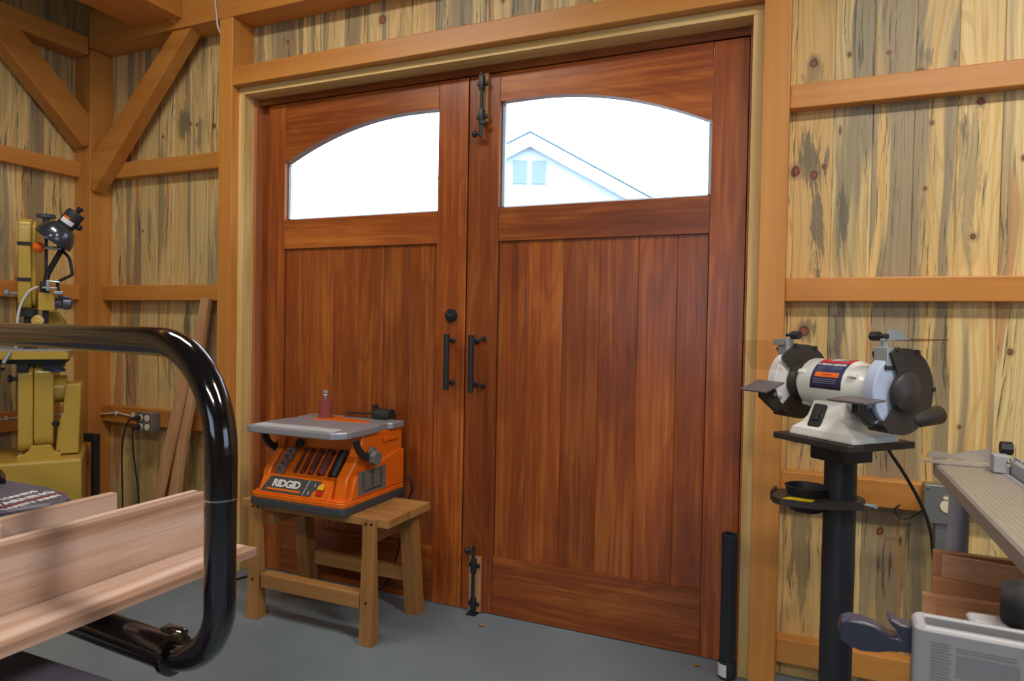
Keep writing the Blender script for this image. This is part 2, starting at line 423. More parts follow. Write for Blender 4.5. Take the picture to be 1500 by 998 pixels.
# ------------------------------------------------------------------ room shell
def boards(mb, a0, a1, z0, z1, w=.1225, start=0.0, th=.02, holes=()):
    """vertical tongue-and-groove boards in local x-z, front face at y=0, chamfered edges"""
    k = math.floor((a0-start)/w); x = start+k*w
    while x < a1-1e-4:
        xa, xb = max(x, a0), min(x+w, a1)
        if xb-xa > .004:
            segs = [(z0, z1)]
            for (h0, h1, hz0, hz1) in holes:
                if xa >= h0-1e-6 and xb <= h1+1e-6: segs = [(z0, hz0), (hz1, z1)]
            mb.r = random.Random(int(round(x*1000))+5).random()
            for (za, zb) in segs:
                if zb-za < .01: continue
                c = .0022
                v = [(xa, c, za), (xa+c, 0, za), (xb-c, 0, za), (xb, c, za), (xb, th, za), (xa, th, za)]
                v += [(p[0], p[1], zb) for p in v]
                f = [(i, (i+1) % 6, (i+1) % 6+6, i+6) for i in range(6)] + [(5,4,3,2,1,0), (6,7,8,9,10,11)]
                mb._add(v, f)
        x += w

def struct(o, label, cat):
    return tag(o, label, cat, None, 'structure')

mb = MB(Matrix.Translation((0, YB, 0)))
boards(mb, -3.75, -2.60, 0, 3.2, start=-.052)
boards(mb, -.10, 3.3, 0, 3.2, start=-.052)
boards(mb, -2.60, -.10, 2.40, 3.2, start=-.052)
mb.box(-3.75, -2.60, .021, .10, 0, 3.2); mb.box(-.10, 3.3, .021, .10, 0, 3.2); mb.box(-2.60, -.10, .021, .10, 2.40, 3.2)
struct(mb.build('wall_back', M['pineback'], origin=(0, 0, 0)), 'blue-stained pine board wall around the double doors', 'wall')
mb = MB(Matrix.Translation((XL, 0, 0)) @ Rz(PI/2))
boards(mb, -6.2, .0, 0, 3.2, w=.135, start=-.15)
mb.box(-6.2, 0, .021, .10, 0, 3.2)
o = mb.build('wall_left', M['pineside'], origin=(0, 0, 0)); 
# rotate mesh into its own frame so that its grain coordinates run along the wall
T = Matrix.Translation((XL, 0, 0)) @ Rz(PI/2); o.data.transform(T.inverted()); o.matrix_world = T
struct(o, 'blue-stained pine board wall behind the bandsaw', 'wall')
mb = MB(); mb.box(-3.9, 3.4, -6.3, .12, -.05, 0); struct(mb.build('floor', M['floor'], origin=(0, 0, 0)), 'grey painted concrete floor', 'floor')
mb = MB(); mb.box(-3.9, 3.4, -6.3, .12, 3.2, 3.25); struct(mb.build('ceiling', M['drywall']), 'pale ceiling over the workshop', 'ceiling')
WY0, WY1, WZ0, WZ1 = -3.4, -1.2, .95, 2.15
mb = MB(); mb.box(3.3, 3.4, -6.3, WY0, 0, 3.2); mb.box(3.3, 3.4, WY1, .12, 0, 3.2); mb.box(3.3, 3.4, WY0, WY1, 0, WZ0); mb.box(3.3, 3.4, WY0, WY1, WZ1, 3.2)
struct(mb.build('wall_right', M['drywall']), 'far side wall with a wide window', 'wall')
RX0, RX1 = -2.2, -.2
mb = MB(); mb.box(-3.8, RX0, -6.3, -6.2, 0, 3.2); mb.box(RX1, 3.4, -6.3, -6.2, 0, 3.2); mb.box(RX0, RX1, -6.3, -6.2, 0, 1.0); mb.box(RX0, RX1, -6.3, -6.2, 2.2, 3.2)
struct(mb.build('wall_front', M['drywall']), 'wall behind the camera with a window', 'wall')
for i, (mm, bx) in enumerate((((3.33, 3.36), None), (None, None))):
    mb = MB(); fb = MB()
    if i == 0:
        mb.box(3.345, 3.351, WY0+.04, WY1-.04, WZ0+.04, WZ1-.04)
        for (a, b, c, d) in ((WY0, WY1, WZ0, WZ0+.05), (WY0, WY1, WZ1-.05, WZ1), (WY0, WY0+.05, WZ0, WZ1), (WY1-.05, WY1, WZ0, WZ1), (-2.33, -2.27, WZ0, WZ1)): fb.box(3.30, 3.38, a, b, c, d)
    else:
        mb.box(RX0+.04, RX1-.04, -6.255, -6.249, 1.04, 2.16)
        for (a, b, c, d) in ((RX0, RX1, 1.0, 1.05), (RX0, RX1, 2.15, 2.2), (RX0, RX0+.05, 1, 2.2), (RX1-.05, RX1, 1, 2.2), (-1.23, -1.17, 1, 2.2)): fb.box(a, b, -6.29, -6.2, c, d)
    w = thing('window_%d' % (i+1), ['wide wooden window in the far side wall', 'wooden window in the wall behind the camera'][i], 'window', Matrix.Translation((3.34, -2.3, WZ0) if i == 0 else (-1.2, -6.25, 1.0)))
    w['kind'] = 'structure'
    fb.build('window_frame', M['timber_z'], w, bevel=.003); mb.build('glass_pane', M['glass'], w)

# timbers ------------------------------------------------------------------
def timber(name, boxes, ax, label, cat, group=None, bevel=.004, pegs=()):
    mb = MB()
    for b in boxes: mb.box(*b)
    o = mb.build(name, M['timber_'+ax], bevel=bevel); tag(o, label, cat, group)
    return o
PZ = 2.70
timber('timber_post', [(XL, -3.60, -.123, YB, 0, PZ)], 'z', 'square orange-stained corner post between the two board walls', 'post')
timber('timber_post', [(-2.65, -2.565, -.134, YB, 0, PZ)], 'z', 'orange-stained post at the hinge side of the smaller-looking door, next to the leaning boards', 'post')
timber('timber_post', [(-.155, -.068, -.134, YB, 0, PZ)], 'z', 'orange-stained post beside the upright black pipe and the grinder', 'post')
timber('header_beam', [(-2.565, -.155, -.134, YB, 2.370, 2.459)], 'x', 'orange-stained header beam directly over the double doors', 'beam')
timber('top_plate', [(-3.60, 3.29, -.134, YB-.001, PZ, 2.90)], 'x', 'heavy top plate beam running over the door header', 'beam')
timber('wall_plate_beam', [(XL+.001, -3.60, -6.15, -.134, 2.66, 2.758)], 'y', 'horizontal beam on the side wall above the bandsaw', 'beam')
timber('tie_beam', [(-3.22, -2.90, -6.15, -.134, 2.745, 3.19)], 'y', 'dark tie beam leaving the top plate near the corner', 'beam')
GY = -.048
for (z0, z1, w) in ((2.008, 2.09, 'upper'), (1.336, 1.419, 'middle'), (.662, .752, 'lower')):
    timber('timber_girt', [(-3.60, -2.65, GY, YB, z0, z1)], 'x', {
        'upper': 'short horizontal girt between corner post and door post, topmost, just under the knee brace',
        'middle': 'short horizontal girt between corner post and door post, at mid height behind the work lamp',
        'lower': 'short horizontal girt between corner post and door post that carries the outlet box'}[w], 'girt', 'girts between the corner post and the door post')
for (z0, z1, t_) in ((2.008, 2.09, 'topmost girt right of the doors, high above the grinder'), (1.338, 1.42, 'middle girt right of the doors, just above the grinder eye shields'),
                     (.650, .742, 'girt behind the grinder stand that carries the grey outlet box'), (.063, .15, 'lowest girt near the floor behind the grinder stand')):
    timber('timber_girt', [(-.0685, 3.29, GY, YB, z0, z1)], 'x', 'orange-stained '+t_, 'girt', 'girts on the wall beside the grinder')
for (z0, z1, t_) in ((2.008, 2.09, 'topmost girt on the side wall, above the work lamp'), (1.336, 1.419, 'girt on the side wall behind the upper part of the bandsaw'),
                     (.655, .752, 'girt on the side wall with a white cable, behind the bandsaw column')):
    timber('timber_girt', [(XL+.001, -3.676, -6.15, -.123, z0, z1)], 'y', 'orange-stained '+t_, 'girt', 'girts on the side wall')
# knee braces
mb = MB(); mb.prism([(-3.60, 2.114), (-3.60, 1.943), (-3.575, 1.925), (-2.855, 2.70), (-2.985, 2.70), (-3.415, 2.281)], -.122, -.049, 'y')
tag(mb.build('knee_brace', M['timber_x'], bevel=.004), 'diagonal knee brace from corner post up to the plate over the door wall', 'brace')
mb = MB(); mb.prism([(-.123, 2.345), (-.123, 2.177), (-.15, 2.165), (-.70, 2.70), (-.585, 2.76), (-.40, 2.60)], -3.70, -3.61, 'x')
tag(mb.build('knee_brace', M['timber_y'], bevel=.004), 'diagonal knee brace on the side wall, rising from the corner post out of the picture', 'brace')
mb = MB(); mb.cyl((-2.955, -.155, 2.745), (-2.955, -.13, 2.745), .016, .018, 12)
# peg sits on the plate: built as its own small thing
tag(mb.build('wooden_peg', M['timber_z'], smooth=40), 'pale wooden peg end sticking out of the top plate above the knee brace', 'peg')

# door frame ----------------------------------------------------------------
JX0, JX1, JX2, JX3 = -2.565, -2.532, -.193, -.155
def st(mb, name, mat, label, cat='trim', **k): return struct(mb.build(name, mat, **k), label, cat)
mb = MB(); mb.box(JX0, JX1, -.09, .09, 0, 2.336); st(mb, 'trim_1', M['jamb_z'], 'raw pine side jamb nearest the sawhorse', bevel=.002)
mb = MB(); mb.box(JX2, JX3, -.09, .09, 0, 2.336); st(mb, 'trim_2', M['jamb_z'], 'raw pine side jamb beside the black pipe', bevel=.002)
mb = MB(); mb.box(JX0, JX3, -.09, .09, 2.336, 2.370); mb.box(JX0, JX3, .0, .09, 2.37, 2.41); st(mb, 'trim_3', M['jamb_x'], 'raw pine head jamb above the doors', bevel=.002)
mb = MB(); mb.box(JX1, JX1+.018, -.023, .09, 0, 2.336); st(mb, 'trim_4', M['cedar'], 'reddish stop strip inside the pine jamb near the sawhorse', bevel=.001)
mb = MB(); mb.box(JX2-.012, JX2, -.023, .09, 0, 2.336); st(mb, 'trim_5', M['cedar'], 'reddish stop strip inside the pine jamb near the black pipe', bevel=.001)
mb = MB(); mb.box(-.240, JX2-.0121, .047, .09, 0, 2.303); st(mb, 'trim_8', M['door_z'], 'unseen door stop added against daylight leaking at the black pipe side of the opening')  # unseen strip added to block daylight leaking past the leaf edge
mb = MB(); mb.box(JX1+.018, JX2-.012, .047, .09, 2.270, 2.303); mb.box(JX1+.018, JX2-.012, -.004, .09, 2.303, 2.336); st(mb, 'trim_6', M['door_x'], 'dark head stop over the doors', bevel=.001)  # first box is added behind the leaf tops to block leaking daylight
mb = MB(); mb.box(JX1+.018, -2.462, .02, .09, 0, 2.303); st(mb, 'trim_7', M['door_z'], 'dark door stop at the sawhorse side of the opening')

# doors ----------------------------------------------------------------------
DT = .045; DH = 2.299
def arch(x):
    d = abs(x+1.349)
    return 2.182-.345*max(0, d-.30)**2 - (.08*max(0, .30-d)**2)*1.2
def make_door(n, xa, xb, wx0, wx1, seams, inner, label):
    """xa..xb leaf, wx0..wx1 glass opening, inner = x side of the meeting stile"""
    Mx = Matrix.Translation(((xa+xb)/2, 0, 0)); d = thing('door_%d' % n, label, 'door', Mx); d['kind'] = 'structure'
    g = .0015
    for (p, q) in ((xa, wx0), (wx1, xb)):
        mb = MB(); mb.box(p+g, q-g, 0, DT, .003, DH); mb.build('stile', M['door_z'], d, bevel=.002)
    # arched top rail
    N = 26; pts = [(wx0, DH), (wx1, DH)][::-1]
    low = [(wx0+(wx1-wx0)*i/N, arch(wx0+(wx1-wx0)*i/N)) for i in range(N+1)]
    mb = MB(); vs = []; fs = []
    for (x, z) in low:
        vs += [(x, .001, DH), (x, .001, z), (x, DT-.001, z), (x, DT-.001, DH)]
    for i in range(N):
        a, b = 4*i, 4*i+4
        for k in range(4): fs.append((a+k, a+(k+1) % 4, b+(k+1) % 4, b+k))
    fs += [(0, 1, 2, 3), (4*N+3, 4*N+2, 4*N+1, 4*N)]
    mb._add(vs, fs); mb.build('top_rail', M['door_x'], d)
    mb = MB(); mb.box(wx0, wx1, .001, DT-.001, 1.592, 1.733); mb.build('middle_rail', M['door_x'], d, bevel=.002)
    mb = MB(); mb.box(wx0, wx1, .001, DT-.001, .003, .247); mb.box(wx0, wx1, .004, .012, .247, .251); mb.build('bottom_rail', M['door_x'], d, bevel=.002)
    for p, q in zip(seams[:-1], seams[1:]):
        mb = MB(); c = .003
        mb.prism([(p, .013+c), (p+c, .013), (q-c, .013), (q, .013+c), (q, .034), (p, .034)], .247, 1.592, 'z')
        mb.build('panel_plank', M['door_z'], d)
    mb = MB(); mb.box(wx0-.004, wx1+.004, .020, .026, 1.728, 2.19)
    # glass trimmed to the arch
    mb.bm.free(); mb = MB(); vs = []; fs = []
    for (x, z) in low: vs += [(x, .021, z+.002), (x, .021, 1.731), (x, .026, 1.731), (x, .026, z+.002)]
    for i in range(N):
        a, b = 4*i, 4*i+4
        for k in range(4): fs.append((a+k, a+(k+1) % 4, b+(k+1) % 4, b+k))
    fs += [(0, 1, 2, 3), (4*N+3, 4*N+2, 4*N+1, 4*N)]
    mb._add(vs, fs); mb.build('glass_pane', M['glass'], d)
    # thin outer glazing beads
    mb = MB(); mb.box(wx0, wx0+.012, .027, DT, 1.733, arch(wx0)); mb.box(wx1-.012, wx1, .027, DT, 1.733, arch(wx1)); mb.box(wx0, wx1, .027, DT, 1.733, 1.742)
    mb.build('glazing_bead', M['fascia'], d)
    return d
d1 = make_door(1, -2.460, -1.3505, -2.353, -1.498, [-2.353+.1425*i for i in range(7)], -1.3505, 'dark red wooden door leaf behind the orange sander, with arched window')
d2 = make_door(2, -1.3465, -.208, -1.200, -.338, [-1.200, -1.066, -.912, -.758, -.603, -.453, -.338], -1.3465, 'wide red-brown wooden door leaf with slide bolts and arched window')
mb = MB(); mb.box(-1.372, -1.3515, DT+.0005, DT+.010, .005, DH); mb.box(-1.352, -1.330, DT+.0015, DT+.010, .005, DH); mb.build('added_astragal', M['door_z'], d1)  # unseen strip added so no daylight leaks through the seam between leaves
def pull(x, z0, z1, pz, door):
    mb = MB(); mb.cyl((x, -.058, z0), (x, -.058, z1), .0125, n=20); b = mb.build('pull_handle', M['black'], door, smooth=40)
    for z in pz:
        mb = MB(); mb.cyl((x, -.050, z), (x, .0, z), .0075, n=14); mb.lathe([(.013, 0), (.013, .006), (.008, .010)], (x, 0, z), (0, -1, 0), 16)
        o = mb.build('handle_post', M['black'], b, smooth=40)
pull(-1.408, .955, 1.195, (.985, 1.168), d1)
pull(-1.290, .950, 1.193, (.983, 1.168), d2)
for z in (.977, 1.178):
    mb = MB(); mb.lathe([(.011, 0), (.011, .008), (.007, .016), (0, .018)], (-1.258, 0, z), (0, -1, 0), 16); mb.build('through_bolt_cap', M['black'], d2, smooth=40)
mb = MB(); mb.lathe([(.029, 0), (.029, .008), (.025, .014), (0, .014)], (-1.418, 0, 1.276), (0, -1, 0), 28)
db = mb.build('deadbolt', M['black'], d1, smooth=40)
mb = MB(); mb.box(-.018, .018, -.028, -.013, -.006, .006, M=Matrix.Translation((-1.418, 0, 1.276)) @ Matrix.Rotation(.5, 4, 'Y')); mb.build('thumb_turn', M['black'], db, bevel=.003)
def cane_bolt(x, z0, z1, top):
    bw = .022 if top else .028; blk = MB(); blk.box(x-bw, x+bw, -.016, 0, (z0 if not top else z0+.07), (z1-.05 if not top else z1)); b = blk.build('bolt_backing_block', M['horse_z'] if top else M['lumber_z'], d2, bevel=.002)
    mb = MB(); mb.cyl((x, -.030, z0), (x, -.030, z1), .0075, n=14)
    ks = (z0+.035, z1-.085) if not top else (z0+.09, z1-.045)
    for z in ks:
        mb.box(x-.011, x+.011, -.038, -.015, z-.03, z+.03, bev=.004); mb.box(x-.026, x+.026, -.022, -.015, z-.009, z+.009, bev=.003)
        for s in (-1, 1): mb.lathe([(.006, 0), (.004, .004)], (x+s*.019, -.022, z), (0, -1, 0), 10)
    zk = z1-.02 if not top else z0+.015
    mb.cyl((x, -.030, zk), (x-.022, -.034, zk), .005, n=10); mb.ball((x-.026, -.035, zk), .014)
    if not top: mb.box(x-.022, x+.022, -.05, -.008, .001, .005)
    else: mb.box(x+.0, x+.025, -.04, -.028, z0+.055, z0+.067)
    mb.build('slide_bolt', M['black'], d2, smooth=40)
cane_bolt(-1.276, .006, .292, False)
cane_bolt(-1.276, 2.027, 2.300, True)

# ------------------------------------------------------------------ outside
t = thing('neighbour_house', 'pale gabled house seen through the arched door window', 'house', Matrix.Translation((-5.3, 10.6, 0)))
Mh = frame(-5.29, 10.44, 0, 0)
dirx = Vector((1, .42, 0)).normalized(); ang = math.atan2(dirx.y, dirx.x)
Mh = Matrix.Translation((-5.32, 10.43, .34)) @ Rz(ang)
mb = MB(Mh); mb.prism([(-1.7, 0), (4, 0), (4, 2.62), (0, 4.72), (-1.7, 3.83)], .12, 6, 'y'); mb.build('gable_wall', M['plaster'], t)
for s, L_ in ((-1, 1.9), (1, 4.6)):
    D_ = L_*.5217
    mb = MB(Mh); mb.prism([(0, 4.92), (s*L_, 4.92-D_), (s*L_, 4.78-D_), (0, 4.78)], -.02, 6.3, 'y'); mb.build('roof_slope', M['roofing'], t)
    mb = MB(Mh); mb.prism([(0, 4.90), (s*L_, 4.90-D_), (s*L_, 4.62-D_), (0, 4.62)], -.06, -.02, 'y'); mb.build('fascia_board', M['fascia'], t)
    mb = MB(Mh); mb.prism([(0, 4.95), (s*L_, 4.95-D_), (s*L_, 4.915-D_), (0, 4.915)], -.09, -.02, 'y'); mb.build('drip_edge', M['drip'], t)
mb = MB(Mh); mb.box(-.34, -.05, .07, .12, 3.88, 4.36); mb.box(.05, .34, .07, .12, 3.88, 4.36); mb.build('gable_vent', M['ventm'], t)
mb = MB(); mb.box(-25, 25, .2, 40, -.3, -.2); struct(mb.build('ground', M['gravel']), 'pale ground outside the doors', 'ground')

# ------------------------------------------------------------------ sawhorse
t = thing('sawhorse', 'low wooden sawhorse bench with two top planks under the orange sander', 'sawhorse', Matrix.Translation((-1.78, -.29, 0)))
ZT = .485
for (y0, y1) in ((-.438, -.287), (-.281, -.122)):
    mb = MB(); mb.box(-2.17, -1.437, y0, y1, ZT-.034, ZT); mb.build('top_plank', M['horse_x'], t, bevel=.003)
for xa in (-2.108, -1.543):
    mb = MB(); mb.prism([(-.472, 0), (-.418, 0), (-.4385, ZT-.035), (-.4385, ZT-.001), (-.454, ZT-.001)], xa, xa+.058, 'x')
    l = mb.build('leg', M['horse_z'], t, bevel=.002)
    for (s, zz_, y_) in ((.016, ZT-.02, -.4575), (.042, ZT-.02, -.4575), (.029, .165, -.4685)):
        mb = MB(); mb.cyl((xa+s, y_, zz_), (xa+s, y_+.012, zz_), .005, n=10); mb.build('bolt_head', M['rubber'], l)
for xa in (-2.105, -1.540):
    mb = MB(); mb.prism([(-.148, 0), (-.090, 0), (-.150, ZT-.035), (-.208, ZT-.035)], xa, xa+.064, 'x'); mb.build('leg', M['horse_z'], t, bevel=.002)
mb = MB(); mb.box(-2.040, -1.548, -.462, -.412, .135, .192); mb.build('stretcher', M['horse_x'], t, bevel=.002)
mb = MB(); mb.box(-2.030, -1.545, -.142, -.108, .135, .195); mb.build('stretcher', M['horse_x'], t, bevel=.002)
for xa in (-2.075, -1.560):
    mb = MB(); mb.box(xa, xa+.035, -.395, -.21, ZT-.110, ZT-.035); mb.build('cleat', M['horse_y'], t, bevel=.002)

# ------------------------------------------------------------------ spindle sander
SX0, SX1, SY0, SY1 = -2.087, -1.607, -.490, -.035
t = thing('spindle_sander', 'orange benchtop spindle sander with grey table on the wooden sawhorse', 'sander', Matrix.Translation((-1.85, -.26, ZT)))
mb = MB(); mb.prism(rrect(SX0, SX1, SY0, SY1, .03), ZT, ZT+.030, 'z')
mb.build('base_tray', M['darkgrey'], t, smooth=40, bevel=.003)
mb = MB(); mb.prism(rrect(SX0+.004, SX1-.004, SY0+.004, SY1-.004, .03), ZT+.030, ZT+.050, 'z')
mb.prism(rrect(SX0+.012, SX1-.012, SY0+.012, SY1-.012, .028), ZT+.050, ZT+.056, 'z')
mb.build('base_flange', M['orange'], t, smooth=40, bevel=.004)
BX0, BX1 = -2.052, -1.622
panel = [(-.435, ZT+.05), (-.418, .612), (-.335, .712), (-.325, .782), (-.055, .782), (-.055, ZT+.05)]
mb = MB(); mb.prism(panel, BX0+.02, BX1-.02, 'x'); bd = mb.build('body', M['orange'], t, smooth=30, bevel=.004)
cheek = [(-.455, ZT+.05), (-.440, .622), (-.365, .700), (-.345, .760), (-.345, .783), (-.050, .783), (-.05, ZT+.05)]
mb = MB(); mb.prism(cheek, BX0, BX0+.034, 'x'); mb.build('side_cheek', M['orange'], bd, smooth=30, bevel=.006); mb = MB(); mb.prism(cheek, BX1-.060, BX1-.006, 'x')
mb.prism([(-.43, ZT+.05), (-.40, .625), (-.28, .640), (-.20, .668), (-.10, .688), (-.05, .688), (-.05, ZT+.05)], BX1-.02, BX1+.006, 'x')
mb.build('side_cheek', M['orange'], bd, smooth=30, bevel=.006)
# front badge wedge
wedge = [(-.474, ZT+.054), (-.440, .606), (-.40, .612), (-.40, ZT+.05)]
mb = MB(); mb.prism(wedge, BX0+.004, -1.690, 'x'); mb.build('badge_wedge', M['orange'], bd, bevel=.004)
# badge: plane through front of wedge
fy, fz = -.474, ZT+.054; ty, tz = -.440, .606
up = Vector((0, ty-fy, tz-fz)).normalized(); H = math.hypot(ty-fy, tz-fz)
nrm = Vector((1, 0, 0)).cross(up)                   # points to the viewer
def bp(x, h, o=0): return Vector((x, fy, fz)) + up*h + nrm*o
BM = Matrix(((1, 0, 0), tuple(up), tuple(nrm))).transposed().to_4x4()
BM.translation = Vector((0, fy, fz))
mb = MB(BM)
bx = [(-2.036, .004), (-1.782, .004), (-1.779, .020), (-1.772, .030), (-1.760, .040), (-1.745, H-.006), (-2.004, H-.006)]
mb.prism(bx, .0006, .0022, 'z'); bg = mb.build('badge', M['panel'], bd)
me = text_mesh('RIDGID', .040, .0006, .0016, .12, spacing=.92)
mb = MB(BM); mb.mesh(me, Matrix.Translation((-1.915, .040, .0030)) @ Matrix.Diagonal((1.12, 1.0, 1, 1))); mb.build('brand_lettering', M['stickerwhite'], bg)
mb = MB(BM); mb.prism([(-2.008, .012), (-1.838, .012), (-1.832, .020), (-2.004, .020)], .0024, .0034, 'z'); mb.build('orange_stripe', M['orange'], bg)
mb = MB(BM); mb.prism([(-1.822, .005), (-1.820, .005), (-1.803, H-.007), (-1.805, H-.007)], .0024, .0032, 'z')
mb.build('badge_line', M['stickerwhite'], bg)
for (c_, x_, h_) in (('!', -1.772, .050), ('i', -1.795, .018)):
    mb = MB(BM); mb.mesh(text_mesh(c_, .018, .0004, .0006), Matrix.Translation((x_, h_, .003))); mb.build('badge_symbol', M['stickerwhite'], bg)
mb = MB(BM); mb.prism(rrect(-1.757, -1.725, .012, .050, .005), .002, .006, 'z'); sw = mb.build('switch_paddle', M['red'], bd, bevel=.002)
mb = MB(BM); mb.prism([(-1.754, .034), (-1.724, .034), (-1.722, .052), (-1.734, .060), (-1.748, .052)], .006, .012, 'z'); mb.build('safety_key', M['yellowkey'], sw, bevel=.002)
mb = MB(BM); mb.prism([(-1.706, 0), (-1.702, 0), (-1.690, H), (-1.694, H)], .000, .006, 'z'); mb.build('switch_rib', M['orange'], bd)
# storage panel with sleeves
py0, pz0, py1, pz1 = -.418, .612, -.335, .712
up2 = Vector((0, py1-py0, pz1-pz0)).normalized(); n2 = Vector((1, 0, 0)).cross(up2)
PM = Matrix(((1, 0, 0), tuple(up2), tuple(n2))).transposed().to_4x4(); PM.translation = Vector((0, py0, pz0))
for (x, r, m_) in ((-1.905, .0065, 'sanddark'), (-1.868, .009, 'sanddark'), (-1.826, .0125, 'sanddark'), (-1.775, .017, 'sanddark'), (-1.714, .021, 'rubber')):
    mb = MB(PM); h0, h1 = .004, .118
    mb.lathe([(r*.6, 0), (r, 0), (r, h1-h0), (r*.6, h1-h0), (r*.6, 0)], (x, h0, .006), (0, 1, 0), 24)
    mb.cyl((x, h0+.004, .006), (x, h1-.004, .006), r*.62, n=16)
    o = mb.build('sanding_sleeve' if m_ != 'rubber' else 'rubber_spindle_drum', M[m_], t, smooth=40)
    if m_ == 'rubber': o['label'] = 'black rubber drum'
for (h, r) in ((.010, .021), (.038, .019), (.066, .022), (.094, .021)):
    mb = MB(PM); mb.lathe([(r*.5, 0), (r, 0), (r, .010), (r*.5, .010), (r*.5, 0)], (-1.975+h*.12, h, .014), (.1, -.72, .69), 24); mb.build('table_insert_washer', M['grey'], t, smooth=40)
mb = MB(); mb.lathe([(.006, 0), (.018, .004), (.020, .016), (.012, .020)], (-1.940, -.342, .722), (0, -1, .3), 18); mb.build('height_knob', M['blackmatte'], t, smooth=40)
mb = MB()
for i in range(6): mb.box(-1.86+i*.028, -1.848+i*.028, -.327, -.322, .752, .766)
mb.build('vent_slot', M['ink'], bd)
# table
TZ = .81
mb = MB()
out = [(-1.612, -.060), (-1.612, -.150), (-1.630, -.165), (-1.630, -.225), (-1.612, -.245), (-1.612, -.440), (-1.616, -.462), (-1.640, -.492), (-1.662, -.505), (-2.060, -.505), (-2.085, -.500), (-2.100, -.480), (-2.100, -.270), (-2.085, -.25), (-2.085, -.20), (-2.100, -.18), (-2.100, -.060)]
mb.prism(out[::-1], TZ-.028, TZ, 'z'); tb = mb.build('table', M['alu'], t, bevel=.005)
mb = MB()
for i in range(27):
    x = -2.065+i*.0152
    mb.prism([(x, -.486), (x+.005, -.486), (x-.008, -.415), (x-.013, -.415)], TZ, TZ+.0022, 'z')
mb.build('grip_ribs', M['stickerwhite'], tb)
mb = MB(); pts = [(-1.985, -.20), (-1.965, -.235), (-1.90, -.225), (-1.72, -.215), (-1.695, -.195), (-1.72, -.170), (-1.90, -.125), (-1.965, -.115), (-1.985, -.15)]
mb.prism(pts[::-1], TZ, TZ+.003, 'z'); mb.build('throat_insert', M['orange'], tb)
mb = MB()
for i in range(14): mb.box(-1.90+i*.018, -1.892+i*.018, -.105, -.075, TZ, TZ+.006)
mb.build('dust_grate', M['chrome'], tb)
SXc, SYc = -1.952, -.172
mb = MB(); mb.lathe([(.012, 0), (.0300, .002), (.0300, .082), (.012, .084), (0, .084)], (SXc, SYc, TZ), (0, 0, 1), 32); mb.build('sanding_drum', M['sand'], t, smooth=40)
mb = MB(); mb.cyl((SXc, SYc, TZ+.084), (SXc, SYc, TZ+.100), .006, n=12); mb.lathe([(.005, 0), (.013, .003), (.009, .010), (.013, .014), (.013, .022), (.005, .026)], (SXc, SYc, TZ+.098), (0, 0, 1), 20); mb.build('spindle_nut', M['zinc'], t, smooth=40)
# dust port behind the table
mb = MB(); mb.cyl((-1.745, -.075, TZ+.014), (-1.668, -.075, TZ+.014), .033, n=24); mb.box(-1.765, -1.745, -.085, -.065, TZ+.0, TZ+.062); mb.tube([(-1.90, -.09, TZ+.018), (-1.76, -.08, TZ+.022)], .005, 8)
mb.build('dust_port', M['blackmatte'], t, smooth=40)
# trunnions and clamp knobs
for x, s in ((-1.606, 1), (-2.058, -1)):
    mb = MB(); N = 12; pts = []
    for i in range(N+1):
        a = math.radians(188+62*i/N); pts.append((-.300+.140*math.cos(a), .790+.115*math.sin(a)))
    for i in range(N, -1, -1):
        a = math.radians(188+62*i/N); pts.append((-.300+.112*math.cos(a), .790+.090*math.sin(a)))
    mb.prism(pts, x, x+s*.012, 'x'); mb.build('trunnion_arc', M['blackmatte'], t, smooth=40)
    mb = MB(); mb.prism([(-.325, .715), (-.30, .735), (-.275, .715), (-.285, .67), (-.315, .67)], x-s*.012, x+s*.004, 'x')
    # seven-lobed knob
    kp = []
    for i in range(42):
        a = 2*PI*i/42; rr = .0285+.0022*math.cos(7*a); kp.append((-.318+rr*math.cos(a), .690+rr*math.sin(a)))
    mb.prism(kp, x+s*.012, x+s*.036, 'x'); mb.build('tilt_knob', M['grey'], t, smooth=40, bevel=.003)
# side information plate
mb = MB(); mb.box(BX1+.0065, BX1+.0078, -.385, -.195, .545, .640); sp = mb.build('information_plate', M['grey'], t)
mb = MB(); rr = random.Random(3)
for c in range(3):
    y = -.362+c*.062
    for r_ in range(7):
        L = rr.uniform(.006, .018); mb.box(BX1+.0079, BX1+.0085, y, y+L, .630-r_*.0095, .633-r_*.0095)
    mb.box(BX1+.0079, BX1+.0085, y+.012, y+.014, .560, .634)
mb.box(BX1+.0079, BX1+.0085, -.350, -.230, .556, .560)
mb.build('printed_chart', M['ink'], sp)
mb = MB(); mb.box(BX1-.001, BX1+.004, -.205, -.095, .735, .758, bev=.003); mb.build('carry_recess', M['orange'], t)
mb = MB(); mb.tube([(-1.612, -.05, .555), (-1.585, -.045, .55), (-1.580, -.04, .50), (-1.60, -.03, .46), (-1.62, -.03, .35), (-1.70, -.035, .08), (-1.80, -.06, .012), (-1.95, -.085, .006), (-2.20, -.115, .006), (-2.40, -.090, .006), (-2.46, -.20, .006)], .0042, 10, smooth_n=8)
mb.build('power_cord', M['rubber'], t, smooth=60)

